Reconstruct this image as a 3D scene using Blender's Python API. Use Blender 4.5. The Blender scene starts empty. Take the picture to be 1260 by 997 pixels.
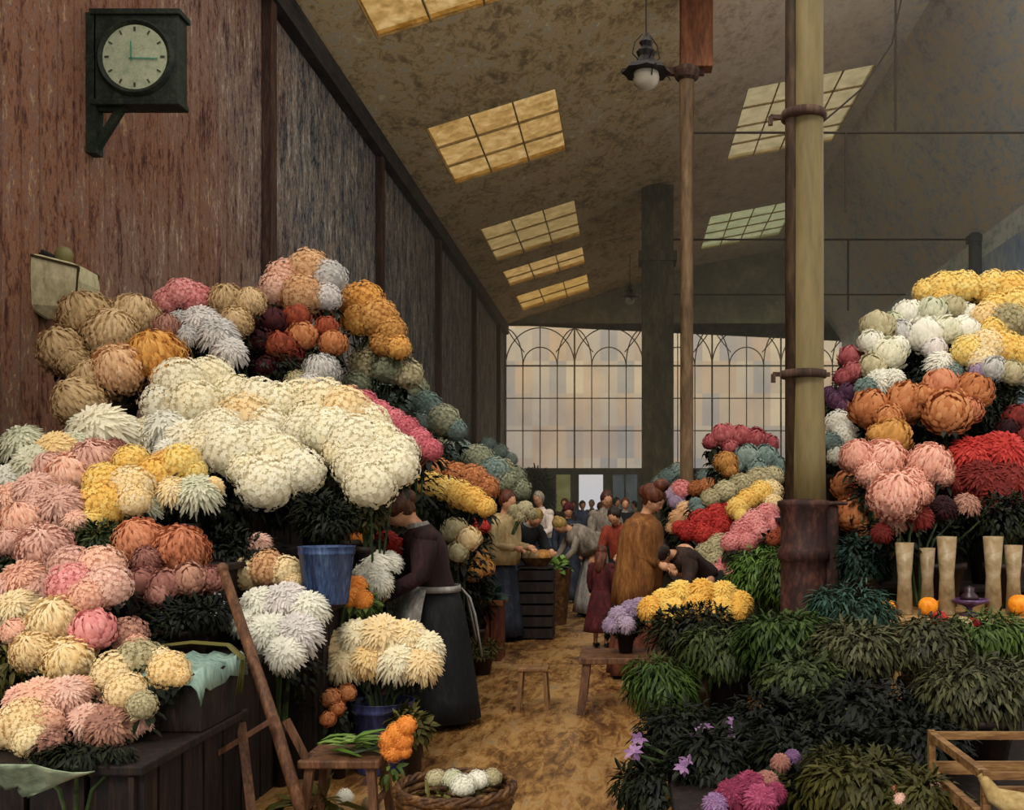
import bpy, bmesh, math, random
from mathutils import Vector, Matrix, Euler, Quaternion
from mathutils import noise as mn
R = math.radians
F = 1260.0; VX, VY, EYE = 770.0, 620.0, 1.6
sc = bpy.context.scene
COL = sc.collection
rnd = random.Random(7)

def P(px, py, Y): return Vector(((px-VX)*Y/F, Y, EYE-(py-VY)*Y/F))
def lin(c):
    c /= 255.0
    return c/12.92 if c <= 0.04045 else ((c+0.055)/1.055)**2.4
def S(r, g, b, k=1.0): return (min(lin(r)*k, .95), min(lin(g)*k, .95), min(lin(b)*k, .95), 1)

# ---------------------------------------------------------------- materials
MATS = {}
def newmat(name):
    m = bpy.data.materials.new(name); m.use_nodes = True
    nt = m.node_tree; nt.nodes.clear()
    out = nt.nodes.new('ShaderNodeOutputMaterial')
    return m, nt, out
def N(nt, t, **kw):
    n = nt.nodes.new(t)
    for k, v in kw.items():
        if k in n.inputs: n.inputs[k].default_value = v
        else: setattr(n, k, v)
    return n
def ramp(nt, fac, stops):
    r = nt.nodes.new('ShaderNodeValToRGB')
    e = r.color_ramp.elements
    e[0].position, e[0].color = stops[0]
    e[1].position, e[1].color = stops[-1]
    for p, c in stops[1:-1]:
        x = e.new(p); x.color = c
    if fac is not None: nt.links.new(fac, r.inputs[0])
    return r
def mixc(nt, fac, a, b, mode='MIX'):
    m = nt.nodes.new('ShaderNodeMix'); m.data_type = 'RGBA'; m.blend_type = mode
    for s, v in ((0, fac), (6, a), (7, b)):
        if isinstance(v, (int, float, tuple)): m.inputs[s].default_value = v
        else: nt.links.new(v, m.inputs[s])
    return m.outputs[2]
def mth(nt, op, a, b=None, c=None):
    m = nt.nodes.new('ShaderNodeMath'); m.operation = op
    for i, v in enumerate((a, b, c)):
        if v is None: continue
        if isinstance(v, (int, float)): m.inputs[i].default_value = v
        else: nt.links.new(v, m.inputs[i])
    return m.outputs[0]
def coords(nt, scale=(1, 1, 1), kind='Object'):
    tc = nt.nodes.new('ShaderNodeTexCoord'); mp = nt.nodes.new('ShaderNodeMapping')
    nt.links.new(tc.outputs[kind], mp.inputs[0]); mp.inputs['Scale'].default_value = scale
    return mp.outputs[0]
def noise(nt, vec, scale, detail=4, rough=.6, dist=0.0):
    n = nt.nodes.new('ShaderNodeTexNoise'); nt.links.new(vec, n.inputs['Vector'])
    n.inputs['Scale'].default_value = scale; n.inputs['Detail'].default_value = detail
    n.inputs['Roughness'].default_value = rough; n.inputs['Distortion'].default_value = dist
    return n.outputs[0]
def surf(nt, out, color, rough=.8, bump=None, bstr=.3, bdist=.02, metal=0, spec=.3, trans=0):
    b = nt.nodes.new('ShaderNodeBsdfPrincipled')
    if isinstance(color, tuple): b.inputs['Base Color'].default_value = color
    else: nt.links.new(color, b.inputs['Base Color'])
    if isinstance(rough, (int, float)): b.inputs['Roughness'].default_value = rough
    else: nt.links.new(rough, b.inputs['Roughness'])
    b.inputs['Metallic'].default_value = metal
    b.inputs['Specular IOR Level'].default_value = spec
    if bump is not None:
        bp = nt.nodes.new('ShaderNodeBump'); bp.inputs['Strength'].default_value = bstr
        bp.inputs['Distance'].default_value = bdist
        nt.links.new(bump, bp.inputs['Height']); nt.links.new(bp.outputs[0], b.inputs['Normal'])
    sh = b.outputs[0]
    if trans:
        t = nt.nodes.new('ShaderNodeBsdfTranslucent')
        if isinstance(color, tuple): t.inputs[0].default_value = color
        else: nt.links.new(color, t.inputs[0])
        mx = nt.nodes.new('ShaderNodeMixShader'); mx.inputs[0].default_value = trans
        nt.links.new(sh, mx.inputs[1]); nt.links.new(t.outputs[0], mx.inputs[2]); sh = mx.outputs[0]
    nt.links.new(sh, out.inputs[0])
def daub(name, cols, scale=(1, 1, 1), freq=6, rough=.75, bstr=.35, contrast=.25, spec=.3, metal=0, freq2=None):
    """brushy mottled surface: several paint colours in streaks, with impasto relief"""
    if name in MATS: return MATS[name]
    m, nt, out = newmat(name)
    v = coords(nt, scale)
    n1 = noise(nt, v, freq, 5, .65, .4); n2 = noise(nt, v, freq2 or freq*4.3, 3, .6, .2)
    f = mth(nt, 'ADD', mth(nt, 'MULTIPLY', n1, .62), mth(nt, 'MULTIPLY', n2, .38))
    k = len(cols); lo, hi = .5-contrast/1.6, .5+contrast/1.6
    r = ramp(nt, f, [(lo+(hi-lo)*i/(k-1), c) for i, c in enumerate(cols)])
    surf(nt, out, r.outputs[0], rough, f, bstr, .02, metal, spec)
    MATS[name] = m; return m
def petal(name, cols, trans=.25, rough=.7):
    if name in MATS: return MATS[name]
    m, nt, out = newmat(name)
    at = nt.nodes.new('ShaderNodeAttribute'); at.attribute_name = 'pv'
    oi = nt.nodes.new('ShaderNodeObjectInfo')
    v = coords(nt, (1, 1, 1)); n1 = noise(nt, v, 2.2, 2, .6)
    f = mth(nt, 'ADD', mth(nt, 'ADD', mth(nt, 'MULTIPLY', at.outputs['Fac'], .38), mth(nt, 'MULTIPLY', oi.outputs['Random'], .34)), mth(nt, 'MULTIPLY', n1, .36))
    k = len(cols)
    r = ramp(nt, f, [(.12+.76*i/(k-1), c) for i, c in enumerate(cols)])
    surf(nt, out, r.outputs[0], rough, None, trans=trans, spec=.2)
    MATS[name] = m; return m
def plain(name, col, rough=.6, metal=0, spec=.4):
    if name in MATS: return MATS[name]
    m, nt, out = newmat(name); surf(nt, out, col, rough, None, metal=metal, spec=spec)
    MATS[name] = m; return m

# ---------------------------------------------------------------- mesh helpers
class MB:
    def __init__(s): s.v = []; s.f = []; s.pv = []
    def add(s, vs, fs, pv=.5):
        b = len(s.v); s.v += [tuple(x) for x in vs]; s.f += [tuple(b+i for i in f) for f in fs]; s.pv += [pv]*len(vs)
    def box(s, lo, hi, M=None, pv=.5):
        x0, y0, z0 = lo; x1, y1, z1 = hi
        vs = [Vector(p) for p in ((x0,y0,z0),(x1,y0,z0),(x1,y1,z0),(x0,y1,z0),(x0,y0,z1),(x1,y0,z1),(x1,y1,z1),(x0,y1,z1))]
        if M: vs = [M @ p for p in vs]
        s.add(vs, [(0,3,2,1),(4,5,6,7),(0,1,5,4),(1,2,6,5),(2,3,7,6),(3,0,4,7)], pv)
    def beam(s, a, b, w, h, up=(0, 0, 1), jit=0):
        a, b = Vector(a), Vector(b); d = (b-a).normalized(); u = Vector(up)
        if abs(d.dot(u)) > .95: u = Vector((0, 1, 0))
        x = d.cross(u).normalized()*w/2; y = x.cross(d).normalized()*h/2
        vs = [a-x-y, a+x-y, a+x+y, a-x+y, b-x-y, b+x-y, b+x+y, b-x+y]
        s.add(vs, [(0,1,2,3),(7,6,5,4),(0,4,5,1),(1,5,6,2),(2,6,7,3),(3,7,4,0)])
    def tube(s, pts, rad, n=8, caps=True, pv=.5):
        pts = [Vector(p) for p in pts]
        if not isinstance(rad, (list, tuple)): rad = [rad]*len(pts)
        rings = []; prev = None
        for i, p in enumerate(pts):
            d = (pts[min(i+1, len(pts)-1)]-pts[max(i-1, 0)]).normalized()
            if prev is None:
                u = Vector((0, 0, 1)) if abs(d.z) < .9 else Vector((1, 0, 0))
                x = d.cross(u).normalized()
            else:
                x = (prev-d*prev.dot(d)).normalized()
            prev = x; y = d.cross(x)
            rings.append([p+(x*math.cos(2*math.pi*k/n)+y*math.sin(2*math.pi*k/n))*rad[i] for k in range(n)])
        vs = [q for r in rings for q in r]; fs = []
        for i in range(len(rings)-1):
            for k in range(n):
                fs.append((i*n+k, i*n+(k+1) % n, (i+1)*n+(k+1) % n, (i+1)*n+k))
        if caps: fs += [tuple(range(n-1, -1, -1)), tuple((len(rings)-1)*n+k for k in range(n))]
        s.add(vs, fs, pv)
    def lathe(s, prof, n=24, c=(0, 0, 0), sx=1, sy=1, M=None, wob=None, pv=.5):
        vs = []
        for i, (r, z) in enumerate(prof):
            for k in range(n):
                a = 2*math.pi*k/n
                q = r*(wob(a, z) if wob else 1)
                p = Vector((q*math.cos(a)*sx, q*math.sin(a)*sy, z))
                if M: p = M @ p
                vs.append(p+Vector(c))
        fs = []
        for i in range(len(prof)-1):
            for k in range(n):
                fs.append((i*n+k, i*n+(k+1) % n, (i+1)*n+(k+1) % n, (i+1)*n+k))
        if prof[0][0] > 1e-5: fs.append(tuple(range(n-1, -1, -1)))
        if prof[-1][0] > 1e-5: fs.append(tuple((len(prof)-1)*n+k for k in range(n)))
        s.add(vs, fs, pv)
    def ball(s, c, r, n=12, m=8, pv=.5, M=None, wob=None):
        if isinstance(r, (int, float)): r = (r, r, r)
        vs = []
        for i in range(m+1):
            t = math.pi*i/m
            for k in range(n):
                a = 2*math.pi*k/n
                d = Vector((math.sin(t)*math.cos(a), math.sin(t)*math.sin(a), math.cos(t)))
                q = wob(d) if wob else 1
                p = Vector((d.x*r[0]*q, d.y*r[1]*q, d.z*r[2]*q))
                if M: p = M @ p
                vs.append(p+Vector(c))
        fs = [(i*n+k, (i+1)*n+k, (i+1)*n+(k+1) % n, i*n+(k+1) % n) for i in range(m) for k in range(n)]
        s.add(vs, fs, pv)
    def rings(s, rings, pv=.5, caps=True):
        n = len(rings[0]); vs = [q for r in rings for q in r]
        fs = [(i*n+k, i*n+(k+1) % n, (i+1)*n+(k+1) % n, (i+1)*n+k) for i in range(len(rings)-1) for k in range(n)]
        if caps: fs += [tuple(range(n-1, -1, -1)), tuple((len(rings)-1)*n+k for k in range(n))]
        s.add(vs, fs, pv)
    def leaf(s, p, d, nrm, L, W, pv=.5, bend=.25):
        d = d.normalized(); x = d.cross(nrm)
        if x.length < 1e-4: x = d.cross(Vector((.3, .5, .8)))
        x.normalize(); n = x.cross(d).normalized()
        q = lambda t, w, h: p+d*(L*t)+x*(W*w)+n*(L*h)
        s.add([q(0, 0, 0), q(.3, .42, .05), q(.3, -.42, .05), q(.35, 0, -.02), q(.7, .36, -bend*.3), q(.7, -.36, -bend*.3), q(.72, 0, -bend*.4), q(1, 0, -bend)],
              [(0, 3, 1), (0, 2, 3), (1, 3, 6, 4), (3, 2, 5, 6), (4, 6, 7), (6, 5, 7)], pv)
    def mesh(s, name):
        me = bpy.data.meshes.new(name); me.from_pydata(s.v, [], s.f); me.update()
        a = me.attributes.new('pv', 'FLOAT', 'POINT'); a.data.foreach_set('value', s.pv)
        return me
    def soft_mesh(s, name, c=(0, 0, 0), w=.65, sc=(1, 1, 1)):
        """rounded shading: petals and leaves share the gentle curve of the whole head"""
        c = Vector(c); V = [Vector(v) for v in s.v]; fs = []
        for f in s.f:
            n = (V[f[1]]-V[f[0]]).cross(V[f[2]]-V[f[0]]); m = sum((V[i] for i in f), Vector())/len(f)-c
            fs.append(f if n.dot(m) >= 0 else f[::-1])
        s.f = fs; me = s.mesh(name)
        me.polygons.foreach_set('use_smooth', [True]*len(me.polygons))
        ns = []
        for v, vn in zip(V, me.vertex_normals):
            d = v-c; d = Vector((d.x/sc[0], d.y/sc[1], d.z/sc[2]))
            d = d.normalized() if d.length > 1e-4 else Vector((0, 0, 1))
            n = vn.vector if vn.vector.dot(d) > 0 else -vn.vector
            ns.append(tuple((d*w+n*(1-w)).normalized()))
        me.normals_split_custom_set_from_vertices(ns)
        return me
    def obj(s, name, mat, parent=None, smooth=False, loc=None):
        return link(name, s.mesh(name), mat, parent, smooth, loc)
def link(name, me, mat, parent=None, smooth=False, loc=None):
    o = bpy.data.objects.new(name, me); COL.objects.link(o)
    if mat is not None and not me.materials: me.materials.append(mat)
    if smooth: me.polygons.foreach_set('use_smooth', [True]*len(me.polygons))
    if parent: o.parent = parent
    if loc is not None: o.location = loc
    return o
def bevel(o, w=.01, seg=2):
    m = o.modifiers.new('edge', 'BEVEL'); m.width = w; m.segments = seg; m.limit_method = 'ANGLE'; return o
def thing(name, label, cat, loc=(0, 0, 0), rz=0, group=None):
    o = bpy.data.objects.new(name, None); COL.objects.link(o); o.location = loc; o.rotation_euler = (0, 0, rz)
    o.empty_display_size = .1
    tag(o, label, cat, group); return o
def tag(o, label, cat, group=None, kind=None):
    o['label'] = label; o['category'] = cat
    if group: o['group'] = group
    if kind: o['kind'] = kind
    return o
def struct(o, label=None):
    o['kind'] = 'structure'
    if label: o['label'] = label
    return o

# ---------------------------------------------------------------- palette
K = 1.0
PAL = {
 'white': [S(228,220,190), S(250,240,210), S(255,250,232)],
 'ivory': [S(234,218,176), S(250,238,200), S(255,250,228)],
 'snow': [S(198,200,184), S(232,229,213), S(250,246,233)],
 'greywhite': [S(150,155,150), S(205,200,195), S(232,222,218)],
 'whitegreen': [S(165,175,140), S(205,205,175), S(232,226,198)],
 'cream': [S(225,190,130), S(248,222,165), S(255,238,195)],
 'creamyel': [S(240,196,108), S(252,222,158), S(255,238,206)],
 'tan': [S(172,142,92), S(208,176,122), S(230,202,152)],
 'peachtan': [S(180,130,80), S(220,170,115), S(238,200,150)],
 'gold': [S(175,110,25), S(225,160,50), S(245,195,90)],
 'ochre': [S(150,100,35), S(200,140,50), S(225,170,80)],
 'yellow': [S(235,175,45), S(250,210,90), S(255,232,140)],
 'brightyellow': [S(225,150,15), S(248,195,50), S(255,225,110)],
 'orange': [S(140,72,26), S(190,112,50), S(216,150,88)],
 'vivid': [S(220,120,5), S(245,155,15), S(255,180,50)],
 'rust': [S(165,90,55), S(205,125,80), S(225,155,110)],
 'redrust': [S(110,40,15), S(160,65,30), S(185,95,45)],
 'red': [S(140,15,12), S(190,35,25), S(220,70,55)],
 'darkred': [S(80,15,15), S(120,28,22), S(150,50,40)],
 'crimson': [S(120,40,50), S(165,70,75), S(195,105,105)],
 'maroon': [S(28,8,12), S(52,14,20), S(85,30,32)],
 'purple': [S(50,25,50), S(90,50,80), S(125,85,110)],
 'pink': [S(200,105,105), S(228,140,138), S(240,175,168)],
 'hotpink': [S(190,80,95), S(218,110,125), S(235,150,155)],
 'salmon': [S(208,138,116), S(232,170,146), S(244,200,178)],
 'blush': [S(215,150,125), S(238,185,155), S(250,212,188)],
 'mauvepink': [S(190,140,122), S(225,175,156), S(242,205,186)],
 'dustyrose': [S(110,60,55), S(158,100,88), S(190,135,118)],
 'mauvebrown': [S(110,65,55), S(160,110,95), S(205,150,120)],
 'sage': [S(105,115,90), S(140,145,115), S(172,170,140)],
 'bluesage': [S(80,105,100), S(115,135,128), S(150,165,155)],
 'khaki': [S(140,130,90), S(180,168,125), S(205,195,155)],
 'lavender': [S(120,95,130), S(165,140,170), S(195,175,195)],
 'magenta': [S(95,20,45), S(150,45,85), S(190,85,125)],
 'violet': [S(85,50,95), S(135,95,145), S(170,130,175)],
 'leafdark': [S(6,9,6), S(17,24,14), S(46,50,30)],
 'leafmid': [S(18,26,12), S(42,54,26), S(84,94,52)],
 'leafgreen': [S(28,44,16), S(62,84,32), S(118,136,70)],
 'leafbright': [S(42,68,22), S(84,116,46), S(135,160,85)],
 'leafgrey': [S(20,18,12), S(46,48,30), S(104,104,70)],
 'leafteal': [S(12,26,22), S(28,50,42), S(66,98,80)],
 'leafolive': [S(34,34,12), S(72,70,30), S(120,112,60)],
}
def mute(c, k=.14, b=1.12):
    g = .3*c[0]+.55*c[1]+.15*c[2]
    b = min(b, .93/max(v*(1-k)+g*k for v in c[:3]))
    return tuple((v*(1-k)+g*k)*b for v in c[:3])+(1,)
for k_ in list(PAL):
    if not k_.startswith('leaf'): PAL[k_] = [mute(c) for c in PAL[k_]]
def PM(p): return petal('petals_'+p, PAL[p]) if not p.startswith('leaf') else petal('leaves_'+p, PAL[p], .15, .5)

wood_dark = daub('dark_stall_wood', [S(8,6,6), S(24,15,13), S(52,33,28)], (6, 6, .7), 3, .7)
wood_brown = daub('worn_brown_wood', [S(48,30,20), S(92,60,40), S(125,88,60)], (5, 5, .8), 4, .6)
wood_tan = daub('tan_tabletop_wood', [S(120,88,50), S(165,128,80), S(195,160,110)], (.8, 4, 4), 4, .55)
pot_dark = daub('dark_clay_pot', [S(18,14,14), S(38,26,24), S(60,40,34)], (2, 2, 1), 5, .6)
terracotta = daub('terracotta', [S(110,55,30), S(160,85,45), S(190,110,65)], (2, 2, 1), 5, .7)
stem_mat = daub('green_stems', [S(22,34,18), S(50,66,34), S(80,92,52)], (1, 1, .3), 12, .6)

# ---------------------------------------------------------------- blooms
def bloom_mesh(kind, seed):
    r = random.Random(seed); mb = MB()
    if kind == 'mum':       # incurved ball of strap petals
        n = 420
        mb.ball((0, 0, 0), .86, 16, 10, .35)
        for i in range(n):
            t = (i+.5)/n; z = 1-1.75*t; a = i*2.39996+r.uniform(-.2, .2)
            q = math.sqrt(max(0, 1-z*z)); d = Vector((q*math.cos(a), q*math.sin(a), z)).normalized()
            up = Vector((0, 0, 1)); tng = (up-d*up.dot(d))
            tng = tng.normalized() if tng.length > .05 else Vector((math.cos(a+1), math.sin(a+1), 0))
            sx = d.cross(tng).normalized(); w = r.uniform(.05, .085); L = r.uniform(.9, 1.1); cu = r.uniform(.0, .16)
            tw = r.uniform(-.12, .12)
            q0 = d*.5-tng*.12; q1 = d*(.86*L)-tng*.1+sx*tw; q2 = d*(1.0*L)+tng*cu*.5+sx*tw; q3 = d*(.97*L)+tng*(cu+.16)+sx*tw
            vs = [q0-sx*w*.5, q0+sx*w*.5, q1-sx*w, q1+sx*w, q2-sx*w*.9, q2+sx*w*.9, q3]
            mb.add(vs, [(0, 1, 3, 2), (2, 3, 5, 4), (4, 5, 6)], r.random())
    elif kind == 'mop':     # shaggy head, long petals falling
        n = 380
        mb.ball((0, 0, .02), (.8, .8, .72), 14, 9, .35)
        for i in range(n):
            t = (i+.5)/n; z = 1-1.35*t; a = i*2.39996+r.uniform(-.3, .3)
            q = math.sqrt(max(0, 1-z*z)); d = Vector((q*math.cos(a), q*math.sin(a), z)).normalized()
            out = Vector((math.cos(a), math.sin(a), 0)); sx = Vector((-math.sin(a), math.cos(a), 0))
            w = r.uniform(.05, .095); L = r.uniform(.72, 1.0)
            p = d*.5; v = (d+Vector((r.uniform(-.45, .45), r.uniform(-.45, .45), r.uniform(-.25, .25)))).normalized()*.40; pts = [p]
            for j in range(3):
                p = p+v*L*.52; pts.append(p); v = v+Vector((0, 0, -.15-.14*t))+out*.02
            ws = [w*.6, w, w*.9, w*.25]; vs = []
            for k, pp in enumerate(pts): vs += [pp-sx*ws[k], pp+sx*ws[k]]
            mb.add(vs, [(0, 1, 3, 2), (2, 3, 5, 4), (4, 5, 7, 6)], r.random())
    elif kind == 'rose':    # broad overlapping cupped petals
        n = 130
        mb.ball((0, 0, -.03), (.82, .82, .8), 14, 9, .3)
        for i in range(n):
            t = (i+.5)/n; z = 1-1.55*t; a = i*2.39996
            q = math.sqrt(max(0, 1-z*z)); d = Vector((q*math.cos(a), q*math.sin(a), z)).normalized()
            tng = Vector((0, 0, 1))-d*d.z; tng = tng.normalized() if tng.length > .08 else Vector((math.cos(a+1), math.sin(a+1), 0))
            sx = d.cross(tng).normalized(); w = r.uniform(.12, .24)*(.6+.5*t); L = r.uniform(.86, 1.08)
            rows = []
            for j, (rad, tg, ww) in enumerate(((.6, -.3, .5), (.86, -.18, 1), (1.0, .02, 1.0), (1.0, .2, .6))):
                for k in (-1, 0, 1):
                    rows.append(d*(rad*L-(.07*ww if k else 0))+tng*tg+sx*w*ww*k+Vector([r.uniform(-.02, .02) for _ in range(3)]))
            fs = []
            for j in range(3):
                for k in range(2): fs.append((j*3+k, j*3+k+1, j*3+k+4, j*3+k+3))
            mb.add(rows, fs, r.random())
    elif kind == 'cluster':  # dome of small florets
        n = 260
        mb.ball((0, 0, -.04), (.9, .9, .84), 16, 10, .4)
        for i in range(n):
            t = (i+.5)/n; z = 1-1.5*t; a = i*2.39996+r.uniform(-.2, .2)
            q = math.sqrt(max(0, 1-z*z)); d = Vector((q*math.cos(a), q*math.sin(a), z)).normalized()
            c = d*r.uniform(.9, 1.06)+Vector([r.uniform(-.03,.03) for _ in range(3)])
            e1 = d.cross(Vector((.2, .3, .9))).normalized(); e2 = d.cross(e1)
            b0 = r.random()*6; pv = r.random()
            for k in range(5):
                b = b0+k*1.2566; dd = e1*math.cos(b)+e2*math.sin(b); ss = d.cross(dd)
                s_ = .095
                mb.add([c, c+dd*s_*.7+ss*s_*.45+d*.04, c+dd*s_*1.25+d*.0, c+dd*s_*.7-ss*s_*.45+d*.04], [(0, 1, 2, 3)], min(1, max(0, pv+r.uniform(-.12, .12))))
    elif kind == 'iris':     # few long hanging petals
        for i in range(9):
            a = i*2.39996; out = Vector((math.cos(a), math.sin(a), 0)); up = 1 if i % 3 else -1
            d = (out+Vector((0, 0, .7*up-.2))).normalized()
            mb.leaf(Vector((0, 0, 0)), d, Vector((0, 0, 1)), r.uniform(.9, 1.3), r.uniform(.5, .75), r.random(), .35)
        mb.ball((0, 0, 0), .2, 8, 6, .9)
    me = mb.soft_mesh('bloom_'+kind, (0, 0, -.15), .2 if kind == 'iris' else .6)
    return me
BL = {}
def bloom(kind, i):
    k = (kind, i % 4)
    if k not in BL:
        me = bloom_mesh(kind, 11+i % 4*7+len(kind)); me.materials.append(PM('white')); BL[k] = me
    return BL[k]
def put_bloom(kind, i, pal, parent, loc, rad, name='bloom', axis=None, rr=rnd):
    o = bpy.data.objects.new(name, bloom(kind, i)); COL.objects.link(o)
    o.material_slots[0].link = 'OBJECT'; o.material_slots[0].material = PM(pal)
    o.parent = parent; o.location = loc
    ax = (axis or Vector((0, 0, 1))).normalized()
    q = Vector((0, 0, 1)).rotation_difference(ax)
    o.rotation_mode = 'QUATERNION'; o.rotation_quaternion = q @ Quaternion((0, 0, 1), rr.uniform(0, 6.28))
    s = rad*rr.uniform(.94, 1.06); o.scale = (s, s, s*rr.uniform(.88, 1.0))
    return o
def leaves(mb, c, rad, n, size, r, droop=.4, shell=.35, wid=.5, world=None):
    c = Vector(c)
    for i in range(n):
        while True:
            d = Vector((r.gauss(0, 1), r.gauss(0, 1), r.gauss(0, 1)))
            if d.length > .1: break
        d.normalize(); q = r.uniform(shell, 1)**.6
        p = c+Vector((d.x*rad[0]*q, d.y*rad[1]*q, d.z*rad[2]*q))
        if world is not None and buried(p+world, size*.5): continue
        if world is not None and buried(p+world+d*size, .0): continue
        dr = (d+Vector((r.uniform(-.6, .6), r.uniform(-.6, .6), -droop+r.uniform(-.4, .4)))).normalized()
        mb.leaf(p, dr, d+Vector((0, 0, .6)), size*r.uniform(.6, 1.35), size*wid*r.uniform(.7, 1.2), r.random(), r.uniform(.05, .4))

# supports: (x0,x1,y0,y1,z)
SUP = []
def buried(p, m=.03):
    if p.z < .02: return True
    return any(x0-m < p.x < x1+m and y0-m < p.y < y1+m and p.z < z+.02 for x0, x1, y0, y1, z in SUP) or (WX+.05 > p.x)
def room(x, y, b):
    d = 9.0
    for x0, x1, y0, y1, z in SUP:
        if z > b+.02: d = min(d, math.hypot(max(x0-x, 0, x-x1), max(y0-y, 0, y-y1)))
    return d
def base_at(x, y, zlow):
    b = 0.0
    for x0, x1, y0, y1, z in SUP:
        if x0 <= x <= x1 and y0 <= y <= y1 and z <= zlow-.12: b = max(b, z)
    return b
BR = random.Random(21)
def B(kind, pal, name, label, cat, Y, pts, ty=.6, box='pot', leaf='leafdark', group=None, sc_=1.2, nleaf=None, lsz=.09, pals=None):
    pts = [tuple(float(q) for q in s.split(',')) for s in pts.split()]
    cx = sum(p[0] for p in pts)/len(pts); cy = sum(p[1] for p in pts)/len(pts)
    far = max(1, max(math.hypot(p[0]-cx, p[1]-cy) for p in pts))
    W = []
    for i, (px, py, r) in enumerate(pts):
        rw = r*Y/F
        y = Y+ty*(cy-py)/100.0 + BR.uniform(-.25, .25)*rw + .8*rw*(math.hypot(px-cx, py-cy)/far)**2
        W.append((P(px, py, y), r*y/F))
    c = sum((w[0] for w in W), Vector())/len(W)
    zlow = min(w[0].z-w[1] for w in W); rav = sum(w[1] for w in W)/len(W)
    xr = max(w[0].x for w in W)-min(w[0].x for w in W)
    base = base_at(c.x, c.y+.05, min(zlow, c.z-rav*1.5)+.02)+.003
    root = thing(name, label, cat, (c.x, c.y+.05, base), 0, group)
    off = Vector((c.x, c.y+.05, base))
    hh = c.z-base
    top = min(.34, hh*.55)
    prad = min(.19, max(.07, rav*.9), max(.05, (room(c.x, c.y+.05, base)-.01)/1.1))
    if box == 'pot':
        mb = MB(); prof = [(prad*.72, 0), (prad*.98, top*.86), (prad*1.08, top*.86), (prad*1.08, top), (prad*.95, top), (prad*.9, top*.9), (0, top*.9)]
        mb.lathe(prof, 20); mb.obj('pot', pot_dark, root, True)
        ptop = top
    elif box == 'crock':
        mb = MB(); prof = [(prad*.7, 0), (prad*1.1, top*.5), (prad*.9, top*.9), (prad, top), (prad*.85, top*.95), (0, top*.9)]
        mb.lathe(prof, 20); mb.obj('pot', terracotta, root, True); ptop = top
    else: ptop = float(box)
    # stems
    mb = MB()
    for i, (w, rw) in enumerate(W):
        e = w-off; s = Vector((BR.uniform(-.5, .5)*prad, BR.uniform(-.5, .5)*prad, ptop*.9))
        if box not in ('pot', 'crock'): s = Vector((BR.uniform(-.03, .03), BR.uniform(-.03, .03), .03))
        m1 = s.lerp(e, .5)+Vector((0, 0, .12*(e-s).length)); m1.x = s.x+(e.x-s.x)*.35; m1.y = s.y+(e.y-s.y)*.35
        mb.tube([s, m1, e-Vector((0, 0, rw*.3))], [.011, .009, .007], 5)
    mb.obj('stems', stem_mat, root)
    # foliage
    mb = MB()
    bot = max(ptop+.02, 0); lo_z = min(w[0].z for w in W)-base
    ctr = c-off
    rx = max(.12, xr*.5+rav*.5); zz = (bot+ctr.z)/2
    rz_ = max(.08, (ctr.z-bot)*.55)
    n = nleaf if nleaf is not None else int(min(260, 50+26*len(W)))
    ls = lsz*max(.8, Y/7.0)
    leaves(mb, (ctr.x, .04, zz), (rx, max(.13, rav*1.1), rz_), int(n*1.9), ls*.72, BR, world=off)
    for w, rw in W:      # collar of leaves under each head
        e = w-off
        for k in range(7):
            a = BR.uniform(0, 6.28); d = Vector((math.cos(a), math.sin(a), BR.uniform(-1.1, -.1)))
            if buried(e+off+Vector((0, .03, -rw*.55))+d*rw*.5+d*ls, .01): continue
            mb.leaf(e+Vector((0, .03, -rw*.55))+d*rw*.5, d, Vector((0, 0, 1)), ls*BR.uniform(.7, 1.2), ls*.5, BR.random(), .3)
    link('foliage', mb.soft_mesh('foliage', (ctr.x, .04, zz), .55), PM(leaf), root)
    for i, (w, rw) in enumerate(W):
        out = (w-(c+Vector((0, .35, -.35)))).normalized()
        ax = out*.55+Vector((BR.uniform(-.25, .25), -.35+BR.uniform(-.2, .2), .65))
        pl = pal if not pals else pals[i % len(pals)]
        put_bloom(kind, i+int(w.x*10), pl, root, w-off, rw*sc_, 'bloom', ax, BR)
    return root, off, prad
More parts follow.
